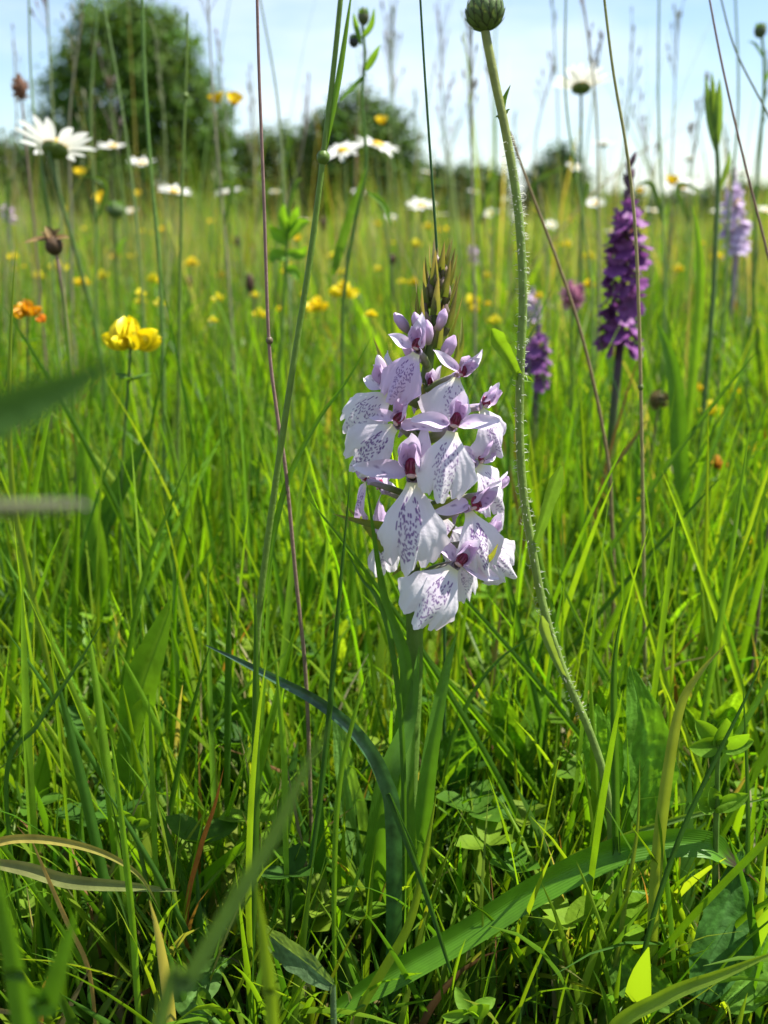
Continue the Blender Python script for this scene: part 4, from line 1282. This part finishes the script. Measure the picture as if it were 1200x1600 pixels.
buttercup('yellow buttercup in side view before the round tree, the lighter of two together', 340, 158, 36, .62, (-.3, -.1, 1), seed=1)
buttercup('yellow buttercup facing us before the round tree, beside a paler one', 366, 160, 36, .60, (.25, -.6, .8), seed=2)
buttercup('yellow buttercup behind the paired white daisies', 596, 192, 26, .85, (0, -.5, 1), seed=3)
buttercup('yellow buttercup below the large daisy, near a small bud', 159, 314, 32, .75, (0, -.6, .8), seed=4)
buttercup('small yellow buttercup close beside the large daisy stem', 125, 273, 26, .85, (.2, -.5, .9), seed=5)
buttercup('yellow buttercup beyond the purple orchid, level with the far daisies', 1050, 286, 30, .85, (0, -.4, 1), seed=6)
for i, (x, y, d, Y) in enumerate([(216, 304, 16, 1.4), (465, 375, 20, .8), (700, 360, 16, 1.5), (590, 352, 14, 1.8), (330, 348, 14, 1.8), (480, 392, 16, 1.2), (1000, 300, 18, 1.3), (840, 330, 14, 1.8), (890, 345, 16, 1.5), (770, 365, 14, 1.6), (100, 330, 16, 1.4), (255, 360, 14, 1.8)]):
    buttercup('tiny blurred yellow buttercup in the far meadow', x, y, d, Y, (0, -.5, 1), seed=30 + i, group='tiny yellow buttercups in the far meadow')


def far_orchid(label, top, bot, wid, Y, c, dark, nfl, seed, tip=0.15, stem_to=None):
    """a whole flowering spike: simple lipped florets spiralled round a stem"""
    r = np.random.default_rng(seed + 500)
    pt, pb_ = at(*top, Y), at(*bot, Y)
    u = mpp(pt)
    base = np.array([pb_[0] + r.normal(0, .003), Y, -0.003 + float(ground_z(np.array(pb_[0]), np.array(Y)))])
    root = empty('orchid_spike', base)
    tag(root, label, 'orchid')
    a, b = pt - base, pb_ - base
    mb = MB()
    mb.tube([(0, 0, 0), b * .6, b, (a + b) / 2, a], np.array([.10, .10, .09, .07, .02]) * wid * u, [(0.09, 0.16, 0.03)] * 2 + [np.asarray(dark) * .8] * 3, 8, 24)
    mb.build('stem', 'stem', root)
    ln = np.linalg.norm(a - b)
    proto = MB()
    s = wid * .36 * u
    c = np.asarray(c)
    for k in (-1, 1):
        petal(proto, (0, 0, 0), (k * .55, -.55, -.75), (0, -1, .5), s, s * .75, np.asarray(dark), c, -.2, .1, n=6, m=5, blunt=1.2)
        petal(proto, (0, 0, 0), (k * .8, -.25, .5), (0, -1, 0), s * .75, s * .35, c * .8, c, .3, 0, n=5, m=4)
    petal(proto, (0, 0, 0), (0, -.55, -.85), (0, -1, .5), s * 1.05, s * .7, np.asarray(dark), c * 1.05, -.2, .1, n=6, m=5, blunt=1.2)
    petal(proto, (0, 0, s * .1), (0, -.55, .8), (0, -.8, .5), s * .6, s * .5, c * .7, c * .8, -.6, .3, n=6, m=5, blunt=1.1)
    me = proto.mesh('floret')
    me.materials.append(M['orchid'])
    for i in range(nfl):
        q = tip + (1 - tip) * (i + .5) / nfl
        p = a + (b - a) * q
        an = i * 2.399
        rr = wid * u * (.12 + .13 * min(1, q * 2.2))
        o = bpy.data.objects.new('floret', me)
        col.objects.link(o)
        o.parent = root
        o.location = p + np.array([math.sin(an), -math.cos(an), 0]) * rr
        o.rotation_euler = (r.normal(-.1, .35), r.normal(0, .35), an + r.normal(0, .3))
        k = (.55 + .45 * min(1, q * 2.5)) * r.uniform(.65, 1.3)
        o.scale = (k, k, k)
    for i in range(10):
        an = i * 2.399 + 1
        q = tip * 1.4 * i / 10
        p = a + (b - a) * q
        mb = MB()
        d = np.array([math.sin(an) * .35, -math.cos(an) * .35, 1])
        mb.tube([p, p + norm(d) * ln * .05, p + norm(d) * ln * .09], np.array([.04, .07, .01]) * wid * u, np.asarray(dark) * .9 + np.array([.05, .06, .01]), 6, 6)
        mb.build('bud', 'stem', root)
    for i in range(8):
        an = i * 2.399
        p = a + (b - a) * (.4 + .6 * i / 8)
        o_ = np.array([math.sin(an), -math.cos(an), .5])
        mb = MB()
        ribbon(mb, [p, p + o_ * wid * u * .35, p + o_ * wid * u * .6], wid * u * .12, (0.10, 0.12, 0.04), n=8, m=3, face=(0, -.3, 1), c2=np.asarray(dark) * 1.2, shape=lambda t: (1 - t ** 1.5) + .03)
        mb.build('bract', 'leaf', root)
    for k in (-1, 1):
        mb = MB()
        ribbon(mb, [(0, 0, 0), b * .35 + np.array([k * .004, 0, 0]), b * .75 + np.array([k * .013, -.004, 0])], wid * u * .35, (0.07, 0.15, 0.025), n=12, m=5)
        mb.build('leaf', 'leaf', root)
    return root


far_orchid('deep purple orchid spike in soft focus, tallest of the purple ones', (984, 262), (968, 545), 72, .36, (0.27, 0.08, 0.29), (0.11, 0.03, 0.12), 46, 1, tip=.2)
far_orchid('short purple orchid spike low behind the bud stem', (842, 512), (838, 592), 50, .42, (0.29, 0.11, 0.33), (0.15, 0.05, 0.18), 22, 2)
far_orchid('pale lilac white orchid spike beyond the purple one', (1146, 272), (1150, 396), 42, .62, (0.70, 0.58, 0.76), (0.45, 0.30, 0.52), 34, 3)
far_orchid('small blurred pale pink orchid spike just above the short purple one', (832, 452), (836, 505), 30, .68, (0.62, 0.46, 0.66), (0.4, 0.24, 0.45), 16, 4)
far_orchid('tiny blurred pale pink orchid spike at the far end of the daisies', (10, 315), (14, 350), 22, 1.0, (0.66, 0.50, 0.68), (0.42, 0.28, 0.46), 12, 5)
far_orchid('tiny faint pink orchid spike beyond the orchid tip', (738, 378), (740, 410), 18, 1.1, (0.60, 0.42, 0.62), (0.4, 0.25, 0.42), 12, 6)


def round_head(label, name, cat, px, py, w, h, Y, c, c2, seed, n=60, stemc=(0.16, 0.14, 0.07), spike=.35, stem_px=None):
    """clover or plantain head: many small points on an oval"""
    r = np.random.default_rng(seed + 600)
    p = at(px, py, Y)
    u = mpp(p)
    sx = at(stem_px, 350, Y)[0] if stem_px else p[0] + r.normal(0, .006)
    base = np.array([sx, Y, -0.003 + float(ground_z(np.array(sx), np.array(Y)))])
    root = empty(name, base)
    tag(root, label, cat)
    q = p - base
    mb = MB()
    mb.tube([(0, 0, 0), q * .55 + np.array([r.normal(0, .003), 0, 0]), q], [w * .07 * u] * 3, stemc, 6, 16)
    mb.build('stem', 'stem', root)
    mb = MB()
    ellipsoid(mb, q, (w * .36 * u, w * .36 * u, h * .42 * u), np.asarray(c2), n=8, m=10)
    d = r.normal(size=(n, 3))
    d /= np.linalg.norm(d, axis=1)[:, None]
    for k in range(n):
        b = q + d[k] * np.array([w * .34, w * .34, h * .4]) * u
        dd = norm(d[k] + np.array([0, 0, .5]))
        petal(mb, b, dd, np.cross(dd, (0.3, 0.2, 1)), w * spike * u, w * .16 * u, np.asarray(c2), np.asarray(c) * r.uniform(.8, 1.2), .3, 0, n=4, m=3)
    mb.build('flower_head', 'dry', root)
    return root


round_head('pink clover head in soft focus near the purple orchid', 'red_clover', 'clover', 894, 462, 34, 40, .45, (0.50, 0.20, 0.36), (0.34, 0.12, 0.20), 1, stemc=(0.1, 0.17, 0.04))
round_head('brown oval plantain head on a pinkish stalk above the large daisy', 'ribwort_plantain', 'plantain', 32, 138, 26, 40, .46, (0.24, 0.13, 0.08), (0.16, 0.08, 0.05), 2, spike=.25, stemc=(0.24, 0.16, 0.13), stem_px=44)
round_head('brown seed head low on a dark leaning stalk by the brown forked stem', 'ribwort_plantain', 'plantain', 1030, 626, 28, 26, .36, (0.26, 0.18, 0.07), (0.12, 0.10, 0.04), 3, spike=.3)
for i, (x, y, w, h, Y) in enumerate([(390, 442, 18, 34, .62), (612, 405, 16, 18, .7), (295, 440, 14, 22, .8), (372, 378, 12, 22, 1.0), (170, 130, 12, 24, .9), (1008, 440, 14, 14, .7), (1180, 400, 12, 40, .8), (505, 350, 12, 26, 1.1), (700, 415, 12, 20, 1.0)]):
    o = round_head('small dark brown seed head blurred among the meadow stalks', 'ribwort_plantain', 'plantain', x, y, w, h, Y, (0.17, 0.09, 0.06), (0.10, 0.06, 0.04), 10 + i, n=24, spike=.25)
    o['group'] = 'small brown seed heads in the meadow'


# withered flower on a bare stalk
def withered():
    Y = .30
    p = at(84, 380, Y)
    u = mpp(p)
    P = [at(84, 378, Y), at(94, 430, Y), at(102, 490, Y), at(112, 600, Y), at(120, 760, Y)]
    base = P[-1].copy()
    base[2] = -.003
    root = empty('withered_flower', base)
    tag(root, 'withered brown flower with sideways hanging petals on a pale bare stalk', 'withered flower')
    mb = MB()
    mb.tube(np.array(P + [base]) - base, np.array([3, 3, 3.2, 3.4, 3.6, 3.6]) * u, [(0.26, 0.16, 0.12), (0.30, 0.22, 0.16), (0.22, 0.20, 0.10), (0.14, 0.18, 0.06), (0.12, 0.18, 0.05), (0.1, 0.16, 0.04)], 8, 40)
    mb.build('stalk', 'stem', root)
    q = p - base
    mb = MB()
    ellipsoid(mb, q - np.array([0, 0, 4 * u]), (14 * u, 14 * u, 15 * u), (0.09, 0.055, 0.03), n=8, m=12)
    mb.build('seed_head', 'dry', root)
    for (dx, dz, l, w) in ((-1, .12, 46, 14), (-.7, .7, 22, 14), (.9, .35, 26, 14), (.4, .8, 22, 16), (-.3, .9, 24, 16), (.8, -.3, 18, 12)):
        mb = MB()
        petal(mb, q + np.array([0, 0, 4 * u]), (dx, -.2, dz), (0, -.6, 1), l * u, w * u, (0.16, 0.09, 0.045), (0.22, 0.16, 0.06), .5, -.25, n=9, m=5, blunt=.9)
        mb.build('petal', 'dry', root)


withered()


# leafy plants behind
def leafy(label, name, stempx, Y, leaves, buds=(), c=(0.10, 0.20, 0.03), w=6, cat='plant'):
    P = [at(x, y, Y) for x, y in stempx]
    u = mpp(P[0])
    base = P[-1].copy()
    base[2] = -.003
    root = empty(name, base)
    tag(root, label, cat)
    mb = MB()
    mb.tube(np.array(P + [base]) - base, np.linspace(.8, 1.1, len(P) + 1) * w * .5 * u, c, 8, 40)
    mb.build('stem', 'stem', root)
    for lp, lw in leaves:
        mb = MB()
        n = len(lp)
        Q = [at(x, y, Y - .006 * i / n) - base for i, (x, y) in enumerate(lp)]
        ribbon(mb, Q, lw * u, np.asarray(c) * 1.1, n=16, m=5, fold=.45, shape=lanc, c2=np.asarray(c) * 1.35)
        mb.build('leaf', 'leaf', root)
    for (x, y, rx, rz, bc) in buds:
        mb = MB()
        b = at(x, y, Y) - base
        ellipsoid(mb, b, (rx * u, rx * u, rz * u), bc, n=8, m=10)
        o = mb.build('bud', 'stem', root)
        mb = MB()
        for k in range(7):
            a = k * .9
            o_ = np.array([math.cos(a), math.sin(a), 0])
            petal(mb, b + o_ * rx * .7 * u - np.array([0, 0, rz * .7 * u]), o_ * .35 + np.array([0, 0, 1]), o_, rz * 1.7 * u, rx * .9 * u, np.asarray(c) * .9, np.asarray(c) * 1.3, -.3, -.3, n=6, m=4)
        mb.build('calyx', 'leaf', o)
    return root


leafy('leafy knapweed stem with a green leaf tuft and dark buds at the top', 'knapweed', [(566, 36), (570, 90), (566, 160), (572, 260), (556, 340), (540, 440), (535, 560)], .34,
      [([(566, 60), (580, 40), (585, 12)], 10), ([(564, 70), (556, 40), (552, 20)], 9), ([(572, 110), (584, 90), (594, 70)], 12), ([(572, 116), (548, 140), (530, 160)], 7), ([(520, 430), (540, 360), (572, 262)], 16), ([(575, 300), (600, 320), (612, 356)], 9)],
      buds=[(568, 26, 9, 13, (0.12, 0.13, 0.06)), (553, 64, 8, 10, (0.05, 0.05, 0.05))])
leafy('bright green leafy shoot of broad pointed leaves beside the brown stem', 'leafy_shoot', [(452, 326), (450, 360), (446, 420), (440, 520), (436, 640)], .40,
      [([(450, 380), (432, 366), (420, 352)], 20), ([(450, 372), (468, 352), (484, 346)], 18), ([(450, 366), (442, 340), (444, 318)], 16), ([(452, 360), (462, 336), (466, 322)], 14), ([(448, 400), (430, 400), (424, 412)], 20), ([(450, 395), (470, 398), (480, 384)], 18), ([(448, 420), (460, 424), (468, 440)], 16)], c=(0.11, 0.23, 0.025))
leafy('upright green shoot with narrow clasped leaves before the pale sky', 'narrow_shoot', [(1114, 130), (1118, 200), (1122, 280), (1118, 380), (1110, 520)], .38,
      [([(1120, 240), (1108, 180), (1102, 118)], 14), ([(1120, 230), (1122, 170), (1124, 122)], 14), ([(1118, 210), (1114, 160), (1112, 112)], 12), ([(1122, 300), (1136, 260), (1140, 236)], 9)], c=(0.12, 0.20, 0.06), w=8)
leafy('thin branching stem with small round buds beside the leaning stems', 'hawkbit', [(1190, 50), (1194, 110), (1190, 200), (1180, 330), (1176, 470)], .50,
      [([(1192, 90), (1180, 70), (1168, 64)], 5), ([(1192, 130), (1204, 110), (1214, 84)], 5)], buds=[(1188, 48, 10, 11, (0.10, 0.13, 0.06))], w=5)
leafy('small round green bud on a thin stem under the yellow buttercup', 'hawkbit', [(180, 330), (182, 380), (184, 470), (188, 560)], .65, [([(182, 400), (190, 380), (200, 372)], 7)], buds=[(180, 328, 14, 13, (0.12, 0.18, 0.06))], w=4)

# broad-leaved herbs in the short grass
def herb(label, name, Y, leaves, cat='plant', c=G1, teeth=5, mat='leaf'):
    """leaves: (px path base to tip, width px, colour, dy)"""
    b0 = at(*leaves[0][0][0], Y)
    base = np.array([b0[0], Y, 0.0])
    root = empty(name, base)
    tag(root, label, cat)
    for lp, lw, lc, dy in leaves:
        n = len(lp)
        Q = [at(x, y, Y + dy * i / max(1, n - 1)) - base for i, (x, y) in enumerate(lp)]
        for q in Q:
            q[2] = max(q[2], 0.001)
        u = mpp(Q[0] + base)
        mb = MB()
        foot = np.array([Q[0][0] * .5, Q[0][1] * .5, -.002])
        mb.tube([foot, Q[0] * .5 + foot * .5 + np.array([0, .0005, 0]), Q[0]], [.0007, .0006, .0005], np.asarray(lc), 5, 8)
        st = mb.build('leaf_stalk', 'stem', root)
        mb = MB()
        nn_, mm_ = 60, 19
        ribbon(mb, Q, lw * u, lc, n=nn_, m=mm_, fold=.3, shape=lanc, teeth=teeth, wav=.04, mid=np.asarray(lc) * 1.5 + .02)
        # quilted blade: sunken side veins and cross veins, tissue bulging between them
        V = mb.v[0].reshape(nn_, mm_, 3)
        gu, gv = np.gradient(V, axis=1), np.gradient(V, axis=0)
        nr = np.cross(gu, gv)
        nr /= np.linalg.norm(nr, axis=2)[..., None] + 1e-12
        tt = np.linspace(0, 1, nn_)[:, None]
        uu = np.linspace(-1, 1, mm_)[None]
        wob = .02 * np.sin(uu * 9 + tt * 17 + x) + .015 * np.sin(uu * 21 - tt * 31)
        ph_ = np.abs((((tt - np.abs(uu) * .13 + wob) * 9) % 1) - .5) * 2
        cr = np.abs((((uu + wob * 2) * 3.5 + np.floor((tt - np.abs(uu) * .13 + wob) * 9) * .5) % 1) - .5) * 2
        vein = np.maximum(np.clip((ph_ - .72) / .28, 0, 1), .6 * np.clip((cr - .78) / .22, 0, 1))
        mid_ = np.exp(-(uu / .07) ** 2)
        V = V - nr * ((vein * .022 + mid_ * .03) * lw * u)[..., None] * (1 if nr[..., 1].mean() < 0 else -1)
        mb.v[0] = V.reshape(-1, 3)
        C = mb.c[0].reshape(nn_, mm_, 3) * (1 + .45 * vein[..., None])
        spot = np.sin(uu * 13 + x) * np.sin(tt * 29 + x * .3)
        C = C * (1 + .18 * spot[..., None])
        mb.c[0] = C.reshape(-1, 3)
        mb.build('leaf', mat, root)
    return root


herb('net veined upright broad leaf lit by the sun beside the bud stem', 'dock', .165, [([(1010, 1290), (1012, 1220), (1008, 1140), (985, 1040)], 84, (0.085, 0.20, 0.02), .004), ([(975, 1260), (970, 1220), (962, 1170), (950, 1110)], 34, (0.12, 0.26, 0.02), .004)])
herb('rounded bright leaf half behind the bud stem foot', 'round_leaved_herb', .172, [([(948, 1250), (944, 1200), (935, 1150), (932, 1100)], 62, (0.12, 0.26, 0.02), .004)])
herb('dark wrinkled broad leaf lying low beneath the withered leaf tip', 'wrinkled_herb', .140, [([(1090, 1560), (1120, 1480), (1140, 1410), (1158, 1330)], 92, (0.04, 0.115, 0.018), .012), ([(1060, 1570), (1000, 1530), (960, 1500), (930, 1480)], 70, (0.09, 0.2, 0.02), .010), ([(1130, 1570), (1170, 1530), (1200, 1480), (1220, 1440)], 80, (0.10, 0.22, 0.02), .008)])
herb('pale broad leaf behind the flecked arching leaf', 'plantain_rosette', .178, [([(600, 1420), (570, 1340), (545, 1230), (520, 1090)], 46, (0.12, 0.24, 0.05), .006), ([(560, 1440), (530, 1360), (500, 1280), (470, 1180)], 40, (0.10, 0.22, 0.03), .008)])
herb('low grey green leaf lying flat in the grass before the pale blurred blade', 'plantain_rosette', .135, [([(520, 1540), (470, 1500), (430, 1470), (400, 1440)], 46, (0.10, 0.17, 0.07), .012), ([(330, 1590), (300, 1560), (330, 1520), (360, 1500)], 60, (0.08, 0.17, 0.03), .012)])
r_ = np.random.default_rng(123)
for i in range(26):
    x = r_.uniform(20, 1180)
    Y = r_.uniform(.19, .34)
    y0 = at(600, 800, Y)
    yy = 1250 - (Y - .19) / .15 * 420 + r_.uniform(-40, 60)
    cc = GREENS[i % 7] * 1.1
    lv = []
    for k in range(3):
        dx = r_.uniform(-70, 70)
        hh = r_.uniform(80, 150) * .19 / Y
        lv.append(([(x, yy), (x + dx * .3, yy - hh * .4), (x + dx * .7, yy - hh * .8), (x + dx, yy - hh)], r_.uniform(30, 52) * .19 / Y, cc * r_.uniform(.8, 1.15), r_.uniform(-.008, .01)))
    o = herb('low herb of three pointed green leaves half hidden in the grass', 'plantain_rosette', Y, lv)
    o['group'] = 'broad leaved herbs hidden in the grass'


def vetch(label, px, py, Y, n, size, seed):
    r = np.random.default_rng(seed)
    p = at(px, py, Y)
    u = mpp(p)
    base = np.array([p[0] + .002, Y, -.003])
    root = empty('vetch', base)
    tag(root, label, 'vetch')
    q = p - base
    mb = MB()
    mb.tube([(0, 0, 0), q * .5 + np.array([.001, 0, 0]), q], [.0006, .0005, .0004], (0.11, 0.22, 0.03), 6, 12)
    mb.build('stem', 'stem', root)
    for i in range(n):
        a = 1.57 + (i - (n - 1) / 2) * .75
        d = np.array([math.cos(a), r.normal(-.1, .35), math.sin(a) * .9 + .1])
        mb = MB()
        petal(mb, q, d, (r.normal(0, .4), -1, .2), size * u * r.uniform(.85, 1.1), size * .52 * u, (0.11, 0.23, 0.02), (0.13, 0.26, 0.02), .35, .05, n=9, m=7, blunt=.85)
        mb.build('leaflet', 'leaf', root)
    return root


vetch('fan of oval leaflets on a thin stem by the slanting dark blade', 1122, 1165, .150, 5, 62, 1)
vetch('lower fan of oval leaflets under the first one', 1118, 1262, .150, 4, 52, 2)
vetch('small fan of leaflets in front of the strap leaf foot', 735, 1585, .132, 5, 46, 3)
vetch('small fan of leaflets beside the orange dead blade', 210, 1290, .160, 4, 40, 4)
vetch('bright fan of leaflets beyond the arching strap leaf', 950, 1440, .150, 4, 40, 5)


# grey purple grass head close to the lens
def close_head():
    Y = .052
    tip, mid_, end = at(132, 788, Y), at(60, 792, Y), at(-60, 800, Y)
    base = np.array([end[0] - .02, Y, -.003])
    root = empty('close_grass', base)
    tag(root, 'grey purple fluffy grass head bent sideways close to the lens, strongly blurred', 'grass stalk')
    P = np.array([base, at(-300, 1050, Y), at(-170, 840, Y), end, mid_, tip]) - base
    u = mpp(mid_)
    mb = MB()
    mb.tube(P, [.0007, .0006, .0005, .0005, .0004, .0002], (0.16, 0.17, 0.09), 6, 30)
    mb.build('culm', 'stem', root)
    r = np.random.default_rng(8)
    pts = spline(P[3:], 80)
    mb = MB()
    for i in range(260):
        k = int(r.integers(0, 80))
        a = r.uniform(0, 6.28)
        w = 12 * u * (1 - .6 * (k / 80) ** 3)
        o_ = np.array([r.uniform(.4, 1), math.cos(a) * .7, math.sin(a) * .7])
        petal(mb, pts[k], o_, (0.1, -.5, 1), w * 1.35, w * .5, (0.30, 0.26, 0.29), (0.46, 0.42, 0.44), .3, 0, n=4, m=3)
    mb.build('flower_head', 'dry', root)


close_head()
